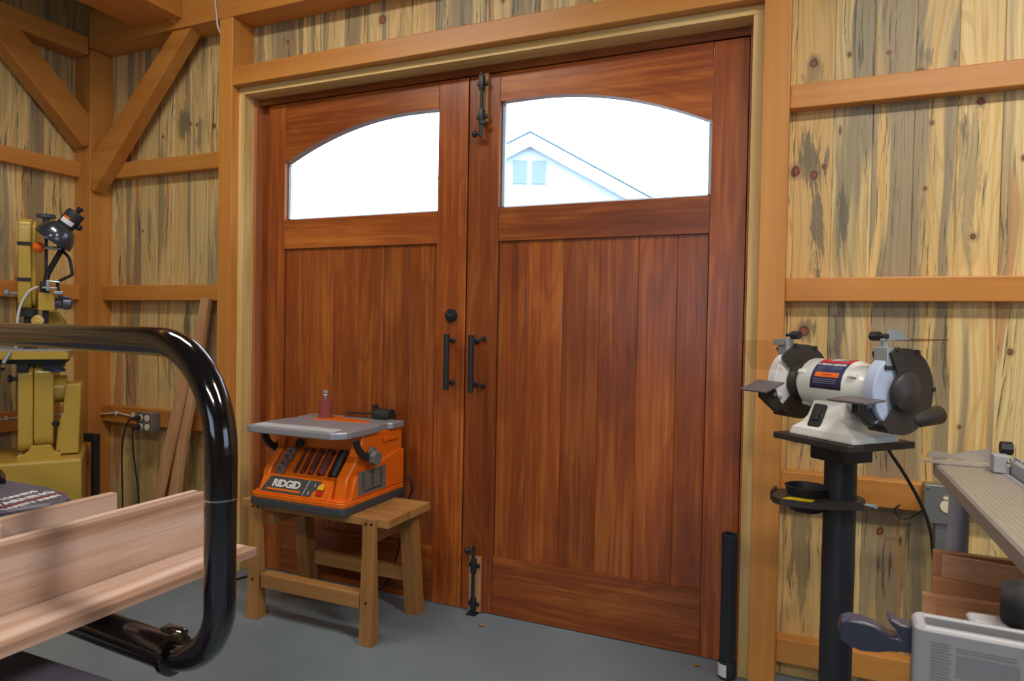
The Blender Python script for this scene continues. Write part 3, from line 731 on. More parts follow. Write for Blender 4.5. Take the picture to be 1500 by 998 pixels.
# ------------------------------------------------------------------ black pipe by the door
t = thing('black_pipe', 'upright ribbed black plastic pipe with a white sticker beside the door', 'pipe', Matrix.Translation((-.226, -.108, 0)))
px, py = -.226, -.110; r = .0285
mb = MB()
prof = []
n = 48; vs = []; fs = []
zz = [.062, .458]
for z in zz:
    for i in range(n):
        a = 2*PI*i/n; q = r-.001-(.0016 if i % 4 < 2 else 0); vs.append((px+q*math.cos(a), py+q*math.sin(a), z))
for i in range(n): fs.append((i, (i+1) % n, (i+1) % n+n, i+n))
mb._add(vs, fs); mb.build('pipe_wall', M['blacktube'], t, smooth=20)
mb = MB(); mb.lathe([(r-.006, .455), (r, .455), (r+.0005, .512), (r-.003, .515), (r-.006, .512), (r-.006, .40)], (px, py, 0), (0, 0, 1), 40); mb.build('open_collar', M['blacktube'], t, smooth=40)
mb = MB(); mb.lathe([(0, 0), (r-.003, .0), (r+.002, .004), (r+.002, .060), (r, .064), (r-.006, .064)], (px, py, 0), (0, 0, 1), 40); c = mb.build('end_cap', M['blackmatte'], t, smooth=40)
mb = MB(); vs = []; fs = []; q = r+.0026
for i in range(9):
    a = math.radians(195+i*9.5); vs += [(px+q*math.cos(a), py+q*math.sin(a), .012), (px+q*math.cos(a), py+q*math.sin(a), .056)]
for i in range(8): fs.append((2*i, 2*i+2, 2*i+3, 2*i+1))
mb._add(vs, fs); mb.build('white_sticker', M['stickerwhite'], c)

# dry leaves on the floor
for (x, y, l_) in ((-1.19, -.12, 'small dry leaf on the floor under the door bolt'), (-.335, -.075, 'small dry leaf on the floor beside the black pipe')):
    mb = MB(); mb._add([(x-.013, y, .001), (x, y-.008, .007), (x+.015, y+.003, .002), (x+.002, y+.009, .006), (x-.013, y, .003), (x, y-.008, .009), (x+.015, y+.003, .004), (x+.002, y+.009, .008)],
                       [(0, 1, 2, 3), (7, 6, 5, 4), (0, 4, 5, 1), (1, 5, 6, 2), (2, 6, 7, 3), (3, 7, 4, 0)])
    tag(mb.build('dry_leaf', M['paper']), l_, 'leaf')

# ------------------------------------------------------------------ bench grinder and its stand
GA = math.radians(-43); GM = frame(.097, -.565, .95, GA)       # local x = wheel axis, local -y = front
t = thing('grinder_stand', 'black pedestal stand with a square top plate and a cup tray', 'stand', frame(.097, -.565, 0, GA))
S = GM @ Matrix.Translation((0, 0, -.95))
mb = MB(S); mb.prism([(-.128, -.118), (.118, -.118), (.128, -.108), (.128, .118), (-.128, .118)], .932, .950, 'z'); mb.build('top_plate', M['guard'], t, bevel=.003)
mb = MB(S); mb.cyl((0, 0, .03), (0, 0, .932), .041, n=40); mb.build('column', M['black'], t, smooth=40)
mb = MB(S); mb.box(-.055, .055, -.055, .055, .885, .932, bev=.004); mb.build('collar', M['black'], t)
mb = MB(S); mb.prism([(-.22, -.16), (.22, -.16), (.16, .2), (-.16, .2)], 0, .03, 'z'); mb.build('foot', M['black'], t, bevel=.004)
# tray ring in world axes
W = Matrix.Translation((.097, -.565, 0))
mb = MB(W)
tr = [(-.172, -.035), (-.168, -.066), (-.150, -.088), (-.06, -.096), (.0, -.072), (.055, -.050), (.062, .0), (.045, .045), (.0, .058), (-.05, .062), (-.12, .060), (-.165, .030)]
mb.prism(tr, .765, .782, 'z')
mb.lathe([(.0415, 0), (.062, 0), (.062, .022), (.0415, .022), (.0415, 0)], (0, 0, .762), (0, 0, 1), 36)
mb.prism([(-.176, -.035), (-.170, -.034), (-.160, .030), (-.168, .034)], .765, .790, 'z')
tray = mb.build('cup_tray', M['guard'], t, smooth=35)
mb = MB(W); mb.lathe([(.040, .738), (.044, .742), (.049, .782), (.055, .800), (.058, .806), (.054, .807), (.046, .786), (.040, .748), (0, .746)], (-.083, .0, 0), (0, 0, 1), 32); mb.build('cup', M['blackmatte'], tray, smooth=40)
mb = MB(W); mb.prism([(-.142, -.084), (-.070, -.092), (-.062, -.066), (-.126, -.056)], .7822, .7832, 'z'); mb.build('yellow_sticker', M['yellow'], tray)
mb = MB(W); mb.cyl((.060, -.01, .773), (.085, -.015, .772), .004, n=8); mb.cyl((.085, -.022, .772), (.085, -.006, .772), .005, n=8); mb.build('clamp_screw', M['zinc'], tray)

g_ = thing('bench_grinder', 'white two-wheel bench grinder with black guards and a red and blue label', 'grinder', GM)
AZ = .138
ax = lambda a, b=0, z=AZ: (a, b, z)
mb = MB(GM); mb.lathe([(.0, -.100), (.062, -.100), (.070, -.090), (.070, .045), (.069, .052), (.064, .060), (.060, .118), (.04, .121), (0, .121)], (0, 0, AZ), (1, 0, 0), 48)
mb.lathe([(0, -.126), (.040, -.126), (.046, -.115), (.046, -.098), (0, -.098)], (0, 0, AZ), (1, 0, 0), 36)
gb = mb.build('motor_body', M['white'], g_, smooth=40)
for (a, an) in ((-.085, 150), (.078, 150), (-.085, 235)):
    mb = MB(GM)
    c, s_ = math.cos(math.radians(an)), math.sin(math.radians(an))
    mb.box(-.012, .012, -.006, .006, -.004, .004, M=Matrix.Translation((a, .068*c, AZ+.068*s_)) @ Matrix.Rotation(math.radians(an-90), 4, 'X'), bev=.002)
    mb.build('case_screw_boss', M['white'], gb)
# label wraps the front top of the body
def wrap(a0, a1, t0, t1, R, name, mat, par, n=14):
    mb = MB(GM); vs = []; fs = []
    for i in range(n+1):
        th = math.radians(t0+(t1-t0)*i/n)
        for a in (a0, a1): vs.append((a, -R*math.cos(th), AZ+R*math.sin(th)))
    for i in range(n): fs.append((2*i, 2*i+2, 2*i+3, 2*i+1))
    mb._add(vs, fs); return mb.build(name, mat, par, smooth=60)
lb = wrap(-.048, .052, -6, 60, .0706, 'label', M['jetblue'], gb)
wrap(-.048, .052, 60, 92, .0706, 'label_header', M['jetred'], lb)
wrap(-.030, .034, 70, 85, .0710, 'logo_block', M['inkgrey'], lb)
wrap(-.036, .040, 20, 31, .0711, 'warning_bar', M['orange'], lb)
wrap(-.048, .052, -6, -1, .0711, 'label_footer', M['ink'], lb)
def wraptext(s_, size, a, th, mat, name, off=.0006):
    me = text_mesh(s_, size, .0001, off, 0); mb = MB(GM)
    for v in me.vertices:
        an = math.radians(th)+v.co.y/.0715; R = .0714+v.co.z
        v.co = (a+v.co.x, -R*math.cos(an), AZ+R*math.sin(an))
    mb.mesh(me); mb.build(name, mat, lb)
wraptext('JET', .020, .002, 77, M['stickerwhite'], 'brand_lettering', .0008)
wraptext('8" BENCH GRINDER', .0100, .002, 53, M['stickerwhite'], 'title_lettering', .0003)
for i, th in enumerate((46, 41, 36)):
    wraptext('MODEL: JBG' if i == 0 else ('115V 60HZ' if i == 1 else 'AMPS: 8'), .0046, -.026, th, M['inkgrey'], 'small_print', 0)
    if i < 2: wraptext('WHEEL 8" X 1"' if i == 0 else 'SPEED 3450 RPM', .0046, .024, th, M['inkgrey'], 'small_print', 0)
wraptext('WARNING', .0062, .002, 25.5, M['jetred'], 'warning_lettering', .0002)
for th in (14, 10, 6): wrap(-.038, .036, th, th+1.3, .0711, 'small_print', M['inkgrey'], lb)
# base casting
mb = MB(GM)
bl = [(-.085, .0), (.130, .0), (.130, .022), (.118, .032), (.075, .048), (.052, .085), (-.052, .085), (-.064, .05), (-.075, .03), (-.085, .022)]
vs = []; fs = []
lay = [(.105, 0, .095, -.088, .125), (.100, .022, .088, -.080, .120), (.086, .036, .070, -.062, .090), (.076, .055, .055, -.050, .066), (.066, .078, .052, -.047, .060), (.056, .100, .050, -.046, .058)]
for (yf, z, yb_, xa, xb) in lay:
    for p in ((xa, -yf), (xb, -yf), (xb, yb_*.7), (xa, yb_*.7)): vs.append((p[0], p[1], z))
for k in range(len(lay)-1):
    for i in range(4): fs.append((4*k+i, 4*k+(i+1) % 4, 4*k+4+(i+1) % 4, 4*k+4+i))
fs += [(3, 2, 1, 0), tuple(range(4*len(lay)-4, 4*len(lay)))]
mb._add(vs, fs); bs = mb.build('base', M['white'], g_, bevel=.006)
sM = GM @ Matrix.Translation((-.012, -.0765, .058)) @ Matrix.Rotation(math.radians(-24), 4, 'X')
mb = MB(sM); mb.prism(rrect(-.020, .020, -.034, .032, .006), -.005, .006, 'y'); sp = mb.build('switch_plate', M['ink'], bs, bevel=.002)
mb = MB(sM); mb.box(-.011, .011, -.010, -.004, -.016, .016, bev=.003); mb.build('rocker_switch', M['blackmatte'], sp)
for s in (-1, 1):
    mb = MB(sM); mb.lathe([(.003, 0), (.002, .002)], (s*.0155, -.005, 0), (0, -1, 0), 10)
    mb.build('plate_screw', M['chrome'], sp)
# wheel sets
def wheelset(a0, a1, side, wm):
    R = .094; am = (a0+a1)/2
    mb = MB(GM); mb.lathe([(.0, 0), (R-.003, 0), (R, .003), (R, abs(a1-a0)-.003), (R-.003, abs(a1-a0)), (0, abs(a1-a0))], (min(a0, a1), 0, AZ), (1, 0, 0), 48)
    w = mb.build('grinding_wheel', wm, g_, smooth=30)
    # guard: side discs with the front sector cut away + rim
    def sector(a, b, r0, r1, t0, t1, n=30):
        mb_ = []
        vs = []; fs = []
        for i in range(n+1):
            th = math.radians(t0+(t1-t0)*i/n)
            for (r_, q) in ((r0, a), (r1, a), (r1, b), (r0, b)): vs.append((q, -r_*math.cos(th), AZ+r_*math.sin(th)))
        for i in range(n):
            for k in range(4): fs.append((4*i+k, 4*i+(k+1) % 4, 4*i+4+(k+1) % 4, 4*i+4+k))
        fs += [(0, 1, 2, 3), (4*n+3, 4*n+2, 4*n+1, 4*n)]
        return vs, fs
    go, gi = .108, .099
    t0, t1 = 62, 312
    mb = MB(GM)
    lo, hi = min(a0, a1)-.008, max(a0, a1)+.006
    v, f = sector(lo, hi, gi, go, t0, t1); mb._add(v, f)
    if side > 0:
        v, f = sector(hi, hi+.005, .020, go, t0, t1); mb._add(v, f)
        v, f = sector(lo-.003, lo, .020, go, t0, t1); mb._add(v, f)
    else:
        v, f = sector(hi, hi+.004, .020, go, 40, 318); mb._add(v, f)
        v, f = sector(lo-.005, lo, .020, go, 62, 298); mb._add(v, f)
    gd = mb.build('wheel_guard', M['guard'], g_, smooth=30)
    mb = MB(GM); e = hi+.004 if side > 0 else lo-.004
    if side > 0: mb.lathe([(.050, 0), (.049, .012), (.040, .020), (0, .023)], (e, 0, AZ), (side, 0, 0), 32)
    else: mb.lathe([(.050, 0), (.048, .010), (0, .014)], (e, 0, AZ), (side, 0, 0), 32); mb.lathe([(.056, 0), (.050, .018), (.04, .020)], (hi, 0, AZ), (1, 0, 0), 32)
    mb.build('hub_cover', M['guard'], gd, smooth=40)
    for an in (75, 115, 178, 232, 300):
        mb = MB(GM)
        c, s_ = math.cos(math.radians(an)), math.sin(math.radians(an))
        mb.cyl((lo, -go*c*1.0, AZ+go*s_), (hi+.008, -go*c, AZ+go*s_), .006, n=12)
        mb.build('guard_screw_boss', M['guard'], gd, smooth=40)
    # dust outlet
    if side > 0:
        mb = MB(GM); mb.lathe([(.020, 0), (.024, .03), (.024, .095), (.020, .100), (0, .100)], (am+.01, .045, AZ-.072), (.12, .99, .10), 24); mb.build('dust_spout', M['guard'], gd, smooth=40)
    return w, gd
w1, gd1 = wheelset(-.180, -.148, -1, M['wheel'])
w2, gd2 = wheelset(.135, .168, 1, M['wheel_daylit'])
# tool rests, spark guards, eye shields
def rest(a0, a1, b0, b1, z, tilt, par, brk):
    T_ = GM @ Matrix.Translation(((a0+a1)/2, -(b0+b1)/2, z)) @ Matrix.Rotation(math.radians(tilt), 4, 'X')
    w, l = (a1-a0)/2, (b1-b0)/2
    mb = MB(T_); mb.box(-w, w, -l, l, -.0025, .0025, bev=.001); r_ = mb.build('tool_rest', M['restgrey'], g_)
    mb = MB(GM); mb.prism([(-(b0+b1)/2-.01, z-.004), (-(b0+b1)/2+.03, z-.004), (-.045, AZ-.055), (-.050, AZ-.095), (-.085, AZ-.085), (-(b0+b1)/2-.012, z-.030)], (a0+a1)/2-.004, (a0+a1)/2+.016, 'x')
    mb.build('rest_bracket', M['guard'], g_, bevel=.003)
    mb = MB(GM)
    for (b, zz_) in ((.075, AZ-.045), (.095, AZ-.035), (.065, AZ-.078)):
        mb.lathe([(.007, 0), (.005, .005)], ((a0+a1)/2+.016, -b, zz_), (1, 0, 0), 12)
    mb.build('rest_bolt', M['zinc'], r_)
rest(-.215, -.115, .090, .165, AZ-.014, 20, None, 1)
rest(.085, .195, .085, .155, AZ-.022, 5, None, 0)
for (a, which) in ((-.164, 0), (.152, 1)):
    GQ = GM @ Matrix.Translation((0, 0, -.024))
    mb = MB(GQ); mb.box(a-.018, a+.020, -.055, -.030, AZ+.086, AZ+.134, bev=.002); sg = mb.build('spark_arrestor', M['zinc'], g_)
    mb = MB(GQ); mb.box(a-.018, a+.020, -.060, -.028, AZ+.078, AZ+.090, bev=.002); mb.build('arrestor_foot', M['guard'], sg)
    mb = MB(GQ)
    if which == 0:
        mb.box(a+.018, a+.022, -.062, -.034, AZ+.07, AZ+.150, bev=.001); mb.box(a-.030, a+.012, -.062, -.056, AZ+.128, AZ+.146, bev=.001)
    else:
        mb.prism([(-.055, AZ+.150), (-.030, AZ+.178), (.0, AZ+.178), (.045, AZ+.150)], a+.004, a+.008, 'x'); mb.box(a-.006, a+.006, -.050, -.035, AZ+.13, AZ+.155)
    br = mb.build('shield_bracket', M['zinc'], g_)
    mb = MB(GQ)
    if which == 0: mb.cyl((a+.022, -.040, AZ+.158), (a+.048, -.040, AZ+.158), .012, n=8); mb.cyl((a-.0, -.040, AZ+.158), (a+.022, -.040, AZ+.158), .005, n=10)
    else: mb.cyl((a-.034, -.044, AZ+.160), (a-.012, -.044, AZ+.160), .012, n=8); mb.cyl((a-.012, -.044, AZ+.160), (a+.010, -.044, AZ+.160), .007, n=10)
    mb.build('wing_knob', M['blackmatte'], br, smooth=40)
mb = MB(GQ @ Matrix.Translation((-.190, -.110, AZ+.098)) @ Matrix.Rotation(math.radians(-62), 4, 'X')); mb.box(-.062, .062, -.048, .048, -.0012, .0012); mb.build('eye_shield', M['shield'], g_)
mb = MB(GQ @ Matrix.Translation((.165, .035, AZ+.152)) @ Matrix.Rotation(math.radians(2), 4, 'X')); mb.box(-.058, .058, -.050, .060, -.0012, .0012); o = mb.build('eye_shield', M['shieldpink'], g_); o['label'] = 'pinkish raised eye shield'
mb = MB(); mb.tube([(.165, -.46, .945), (.215, -.36, .925), (.245, -.28, .870), (.29, -.22, .80), (.345, -.16, .70), (.375, -.13, .62), (.385, -.12, .56), (.40, -.14, .40), (.43, -.18, .10), (.50, -.22, .008)], .0052, 10, smooth_n=8)
mb.build('power_cord', M['rubber'], g_, smooth=60)

# ------------------------------------------------------------------ bandsaw
BA = math.radians(53.13); BSM = frame(-2.95, -.60, 0, BA)      # local x = wheel axis, local y = away from the camera
t = thing('bandsaw', 'mustard yellow bandsaw seen edge-on by the side wall', 'bandsaw', BSM @ Matrix.Translation((-.2, .2, 0)))
mb = MB(BSM); mb.box(-.46, 0, 0, .42, .02, .608, bev=.012); bc = mb.build('base_cabinet', M['mustard'], t)
mb = MB(BSM); mb.box(-.003, .004, .06, .075, .35, .42, bev=.001); mb.box(.0, .012, .055, .07, .36, .40, bev=.001); mb.build('door_latch', M['mustard'], bc)
mb = MB(BSM); mb.prism([(-.248, .606), (-.085, .606), (-.085, .622), (-.112, .632), (-.122, .662), (-.195, .662), (-.206, .640), (-.225, .625), (-.248, .622)], .09, .30, 'y'); ft = mb.build('column_foot', M['mustard'], t, bevel=.003)
mb = MB(BSM)
for u in (-.236, -.098): mb.cyl((u, .105, .620), (u, .105, .634), .008, n=10)
mb.build('foot_bolt', M['chrome'], ft)
mb = MB(BSM); mb.prism(rrect(.09, .50, .635, 1.025, .05), -.245, -.190, 'x'); mb.build('lower_wheel_cover', M['mustard'], t, smooth=40, bevel=.006)
mb = MB(BSM); mb.prism(rrect(.10, .48, .655, 1.03, .05), -.188, -.115, 'x'); mb.build('lower_wheel_housing', M['mustard'], t, smooth=40, bevel=.005)
mb = MB(BSM); mb.prism([(-.108, .612), (-.018, .612), (-.010, .935), (-.073, .933), (-.080, .80), (-.100, .75)], .12, .30, 'y'); bg_ = mb.build('belt_guard', M['mustard'], t, bevel=.008)
mb = MB(BSM); mb.cyl((-.116, .20, .905), (-.070, .20, .905), .062, n=28); mb.build('shaft_housing', M['mustard'], bg_, smooth=40)
mb = MB(BSM); mb.cyl((-.116, .11, .756), (-.096, .10, .756), .012, n=12); mb.build('guard_knob', M['rubber'], bg_, smooth=40)
mb = MB(BSM); mb.prism(rrect(-.48, -.052, .02, .42, .015), 1.050, 1.088, 'z'); tbl = mb.build('table', M['mustard'], t, bevel=.003)
mb = MB(BSM); mb.prism(rrect(-.48, -.040, .02, .42, .015), 1.088, 1.094, 'z'); mb.build('table_top', M['alu'], tbl)
mb = MB(BSM); mb.cyl((-.262, .008, 1.085), (-.285, .003, 1.036), .0075, n=12); mb.build('table_lever', M['zinc'], tbl, smooth=40)
mb = MB(BSM); mb.box(-.46, -.068, .06, .36, 1.028, 1.050); mb.box(-.40, -.36, .06, .30, .985, 1.03); mb.box(-.245, -.205, .07, .30, .992, 1.03, bev=.004); mb.box(-.155, -.085, .08, .30, 1.0, 1.03)
mb.box(-.36, -.292, .05, .10, .998, 1.012); mb.build('trunnion', M['rubber'], t, bevel=.003)
mb = MB(BSM); mb.lathe([(.012, 0), (.030, .003), (.030, .014), (.012, .018)], (-.100, .10, .990), (0, 0, 1), 20); mb.build('trunnion_knob', M['bluepaint'], t, smooth=40)
mb = MB(BSM); mb.lathe([(.008, 0), (.016, .004), (.018, .014), (.010, .018), (.007, .035)], (-.282, .10, .962), (1, 0, 0), 16); mb.build('tracking_knob', M['rubber'], t, smooth=40)
# column up to the upper housing
mb = MB(BSM); mb.prism([(-.150, 1.094), (-.085, 1.094), (-.085, 1.215), (-.118, 1.262), (-.150, 1.262)], .22, .40, 'y'); mb.build('column', M['mustard'], t, bevel=.005)
mb = MB(BSM); mb.box(-.228, -.180, .12, .17, 1.00, 1.272); mb.box(-.158, -.136, .115, .14, 1.06, 1.27); mb.build('blade_guard_post', M['rubber'], t, bevel=.002)
mb = MB(BSM); mb.lathe([(.014, 0), (.024, .004), (.024, .030), (.012, .034)], (-.175, .13, 1.215), (0, -1, .2), 16); mb.build('guide_wheel', M['mustard'], t, smooth=40)
mb = MB(BSM); mb.prism(rrect(.09, .50, 1.268, 1.672, .04), -.247, -.198, 'x'); mb.prism(rrect(.105, .485, 1.275, 1.668, .05), -.198, -.182, 'x'); uw = mb.build('upper_wheel_cover', M['mustard'], t, smooth=40, bevel=.006)
mb = MB(BSM)
for z in (1.550, 1.392): mb.box(-.2495, -.199, .0865, .10, z, z+.016, bev=.001)
mb.box(-.247, -.190, .10, .14, 1.236, 1.268)
mb.build('cover_band', M['rubber'], uw)
mb = MB(BSM); mb.lathe([(.008, 0), (.016, .004), (.016, .016), (.008, .020)], (-.296, .10, 1.337), (1, 0, 0), 16); mb.cyl((-.276, .10, 1.337), (-.245, .10, 1.337), .006, n=10); mb.build('cover_knob', M['inkgrey'], uw, smooth=40)
mb = MB(BSM); mb.box(-.172, -.110, .08, .20, 1.265, 1.345, bev=.004); ua = mb.build('upper_arm_casting', M['mustard'], t)
mb = MB(BSM); mb.cyl((-.110, .12, 1.30), (-.085, .12, 1.30), .024, n=20); mb.lathe([(.02, 0), (.028, .006), (.026, .034), (.012, .040)], (-.085, .11, 1.300), (1, 0, 0), 20); mb.cyl((-.1, .09, 1.33), (-.055, .09, 1.326), .006, n=10); mb.build('tilt_clamp', M['cast'], ua, smooth=40)
mb = MB(BSM); mb.cyl((-.146, .12, 1.30), (-.146, .12, 1.67), .0065, n=12)
kp = [( -.146+(.033+.004*math.cos(6*2*PI*i/48))*math.cos(2*PI*i/48), .12+(.033+.004*math.cos(6*2*PI*i/48))*math.sin(2*PI*i/48)) for i in range(48)]
mb.prism(kp, 1.680, 1.696, 'z'); mb.cyl((-.146, .12, 1.655), (-.146, .12, 1.682), .014, n=14); mb.build('tension_knob', M['darkgrey'], t, smooth=40)
mb = MB(BSM); mb.cyl((-.152, .05, 1.541), (-.085, .06, 1.543), .0070, n=10); lv = mb.build('quick_release_lever', M['zinc'], t, smooth=40)
mb = MB(BSM); mb.ball((-.168, .05, 1.541), .0235); ob = mb.build('ball_knob', M['orangeball'], lv, smooth=60); ob['label'] = 'glossy orange ball knob'
mb = MB(BSM); mb.tube([(-.080, .10, 1.555), (-.112, .09, 1.485), (-.140, .095, 1.42), (-.150, .10, 1.34)], .0115, 12, smooth_n=6); mb.box(-.166, -.132, .085, .115, 1.335, 1.395, bev=.003); mb.build('tension_arm', M['blackmatte'], t, smooth=40)
mb = MB(BSM); mb.tube([(-.170, .07, 1.370), (-.205, .07, 1.345), (-.235, .07, 1.28), (-.247, .07, 1.19), (-.250, .08, 1.10)], .0055, 10, smooth_n=8); mb.build('lamp_cord', M['whitewire'], t, smooth=60)
mb = MB(BSM); mb.box(-.140, -.128, .05, .10, 1.352, 1.40); mb.box(-.155, -.10, .06, .09, 1.362, 1.369); mb.build('guide_bracket', M['zinc'], t, bevel=.002)

# work lamp ------------------------------------------------------------------
t = thing('work_lamp', 'gunmetal work lamp with a tilted shade on top of the bandsaw', 'lamp', BSM @ Matrix.Translation((-.09, .06, 1.34)))
LA = Vector((.58, -.12, .80)).normalized(); LO = Vector((-.117, .04, 1.575))
mb = MB(BSM)
pr = [(.079, 0), (.0795, .004), (.076, .028), (.066, .052), (.050, .072), (.030, .084), (.028, .080), (.047, .068), (.063, .050), (.073, .026), (.0765, .003), (.079, 0)]
mb.lathe(pr, LO, LA, 40); sh = mb.build('lamp_shade', M['lampshade'], t, smooth=50)
mb = MB(BSM); mb.lathe([(.030, .078), (.036, .082), (.037, .150), (.033, .158), (0, .158)], LO, LA, 28); so = mb.build('socket_housing', M['blackmatte'], t, smooth=40)
mb = MB(BSM); mb.lathe([(.009, .156), (.009, .170), (.013, .172), (.013, .184), (0, .186)], LO, LA, 14); mb.ball(tuple(LO+LA*.115+Vector((.032, .0, -.030))), .014); mb.build('lamp_switch', M['rubber'], so, smooth=40)
# label on socket facing the viewer
b1 = LA.cross(Vector((0, -1, 0))).normalized(); f1 = b1.cross(LA)
if f1.y > 0: f1 = -f1; b1 = -b1
LM = Matrix((b1, LA, b1.cross(LA))).transposed().to_4x4()
if (b1.cross(LA)).y > 0: LM = Matrix((-b1, LA, (-b1).cross(LA))).transposed().to_4x4()
LM.translation = LO+LA*.108
def lampwrap(x0, x1, y0, y1, mat, name, dr=.0004):
    mb = MB(BSM @ LM); vs = []; fs = []; n = 8; R = .0372+dr
    for i in range(n+1):
        x = x0+(x1-x0)*i/n; an = x/.037
        for y in (y0, y1): vs.append((R*math.sin(an), y, R*math.cos(an)))
    for i in range(n): fs.append((2*i, 2*i+2, 2*i+3, 2*i+1))
    mb._add(vs, fs); return mb.build(name, mat, so, smooth=60)
lampwrap(-.030, .026, -.014, .006, M['stickerwhite'], 'warning_sticker'); lampwrap(-.030, .000, .006, .016, M['orange'], 'warning_sticker')
mb = MB(BSM); mb.tube([(-.100, .10, 1.560), (-.078, .08, 1.530), (-.055, .065, 1.500), (-.047, .06, 1.455), (-.044, .06, 1.432), (-.060, .065, 1.418), (-.092, .07, 1.398), (-.100, .075, 1.375), (-.088, .08, 1.340)], .0068, 10, smooth_n=4); mb.build('lamp_arm', M['blackmatte'], t, smooth=60)
mb = MB(BSM); mb.box(-.112, -.078, .05, .10, 1.338, 1.352); mb.cyl((-.13, .06, 1.395), (-.09, .06, 1.392), .0045, n=8); mb.build('lamp_clamp', M['zinc'], t, bevel=.002)

# dark bracket leaning behind the bandsaw
mb = MB(); mb.box(-3.470, -3.436, -.20, -.17, .0, .62); mb.box(-3.53, -3.47, -.20, -.17, .575, .62)
tag(mb.build('steel_bracket', M['black'], bevel=.003), 'dark upright steel bar with a hooked top behind the bandsaw cabinet', 'bracket')

# outlet on the short girt, plugs and cords -----------------------------------
def outlet_box(x0, x1, z0, z1, y0, name, label, cov):
    t = thing(name, label, 'outlet', Matrix.Translation(((x0+x1)/2, y0, z0)))
    mb = MB(); mb.box(x0, x1, y0-.052, y0-.001, z0, z1, bev=.003); mb.build('box_body', M['boxgrey'], t)
    mb = MB(); mb.box(x0-.001, x1+.001, y0-.058, y0-.052, z0-.001, z1+.001, bev=.002); cp = mb.build('cover_plate', M['boxgrey'], t)
    return t, cp
t, cp = outlet_box(-3.245, -3.135, .640, .742, GY, 'outlet_box', 'small metal outlet box with two black plugs on the lower short girt', 0)
for (x, z) in ((-3.215, .715), (-3.215, .668), (-3.165, .715), (-3.165, .668)):
    mb = MB(); mb.lathe([(.017, 0), (.017, .003), (0, .004)], (x, GY-.058, z), (0, -1, 0), 20); mb.build('receptacle', M['ivory'], cp, smooth=40)
for (x, z, pts, l_) in ((-3.215, .715, [(-3.215, -.125, .715), (-3.245, -.15, .700), (-3.275, -.155, .63), (-3.290, -.155, .52), (-3.285, -.155, .38), (-3.275, -.16, .24), (-3.25, -.20, .02)], 'black power cord hanging from the upper plug of the small outlet box'),
                        (-3.215, .668, [(-3.215, -.125, .668), (-3.225, -.14, .655), (-3.222, -.145, .60), (-3.205, -.145, .48), (-3.180, -.145, .36), (-3.165, -.15, .24), (-3.13, -.19, .02)], 'black power cord hanging from the lower plug of the small outlet box')):
    t = thing('power_cord', l_, 'cord', Matrix.Translation((x, -.12, z)), 'cords plugged into the small outlet box')
    mb = MB(); mb.lathe([(.012, 0), (.014, .006), (.012, .026), (.007, .038)], (x, GY-.063, z), (0, -1, 0), 16); mb.build('plug', M['rubber'], t, smooth=40)
    mb = MB(); mb.tube([(x, -.145, z)]+pts[1:], .0045, 10, smooth_n=8); mb.build('cable', M['rubber'], t, smooth=60)
mb = MB(); mb.tube([(-3.590, -.06, .706), (-3.545, -.056, .708), (-3.47, -.054, .716), (-3.40, -.054, .712), (-3.33, -.054, .704), (-3.246, -.056, .702)], .0048, 8, smooth_n=6)
for x in (-3.47, -3.34): mb.box(x-.004, x+.004, -.062, -.047, .705, .728)
tag(mb.build('white_cable', M['whitewire'], smooth=60), 'white electrical cable stapled along the girt into the small outlet box', 'cable')
mb = MB(); mb.tube([(-3.668, -1.6, .716), (-3.670, -1.0, .718), (-3.668, -.70, .714), (-3.670, -.46, .722), (-3.668, -.30, .716), (-3.672, -.13, .712)], .0048, 8, smooth_n=6)
mb.box(-3.677, -3.660, -.504, -.496, .715, .738)
tag(mb.build('white_cable', M['whitewire'], smooth=60), 'white electrical cable stapled along the side wall girt behind the bandsaw', 'cable')
mb = MB(); mb.tube([(-2.675, -.142, 2.93), (-2.670, -.142, 2.79), (-2.660, -.141, 2.715), (-2.650, -.143, 2.66), (-2.652, -.10, 2.60), (-2.655, -.06, 2.55)], .0048, 8, smooth_n=6)
tag(mb.build('grey_cable', M['whitewire'], smooth=60), 'thin grey cable hanging over the top plate next to the door post', 'cable')

# boards leaning in the corner --------------------------------------------------
def leaning(pb, pt, w, th, label, mat='lumber_z'):
    a, b = Vector(pb), Vector(pt); d = (b-a).normalized(); xx = Vector((1, 0, 0)); xx = (xx-d*xx.dot(d)).normalized(); yy = d.cross(xx)
    Mx = Matrix((xx, yy, d)).transposed().to_4x4(); Mx.translation = a
    mb = MB(Mx); L = (b-a).length; mb.box(0, w, -th/2, th/2, 0, L); o = mb.build('leaning_board', M[mat], bevel=.0015)
    tag(o, label, 'board', 'boards leaning beside the door post')
leaning((-2.945, -.21, .006), (-2.822, -.066, 1.352), .060, .022, 'tallest narrow board leaning beside the door post, its tip against the middle girt')
leaning((-3.045, -.20, .006), (-2.945, -.075, .715), .050, .020, 'shortest board leaning against the girt, closest to the outlet box')
leaning((-3.005, -.27, .006), (-2.865, -.105, 1.15), .055, .022, 'pale board leaning in front of the tallest one, partly behind the black tube')

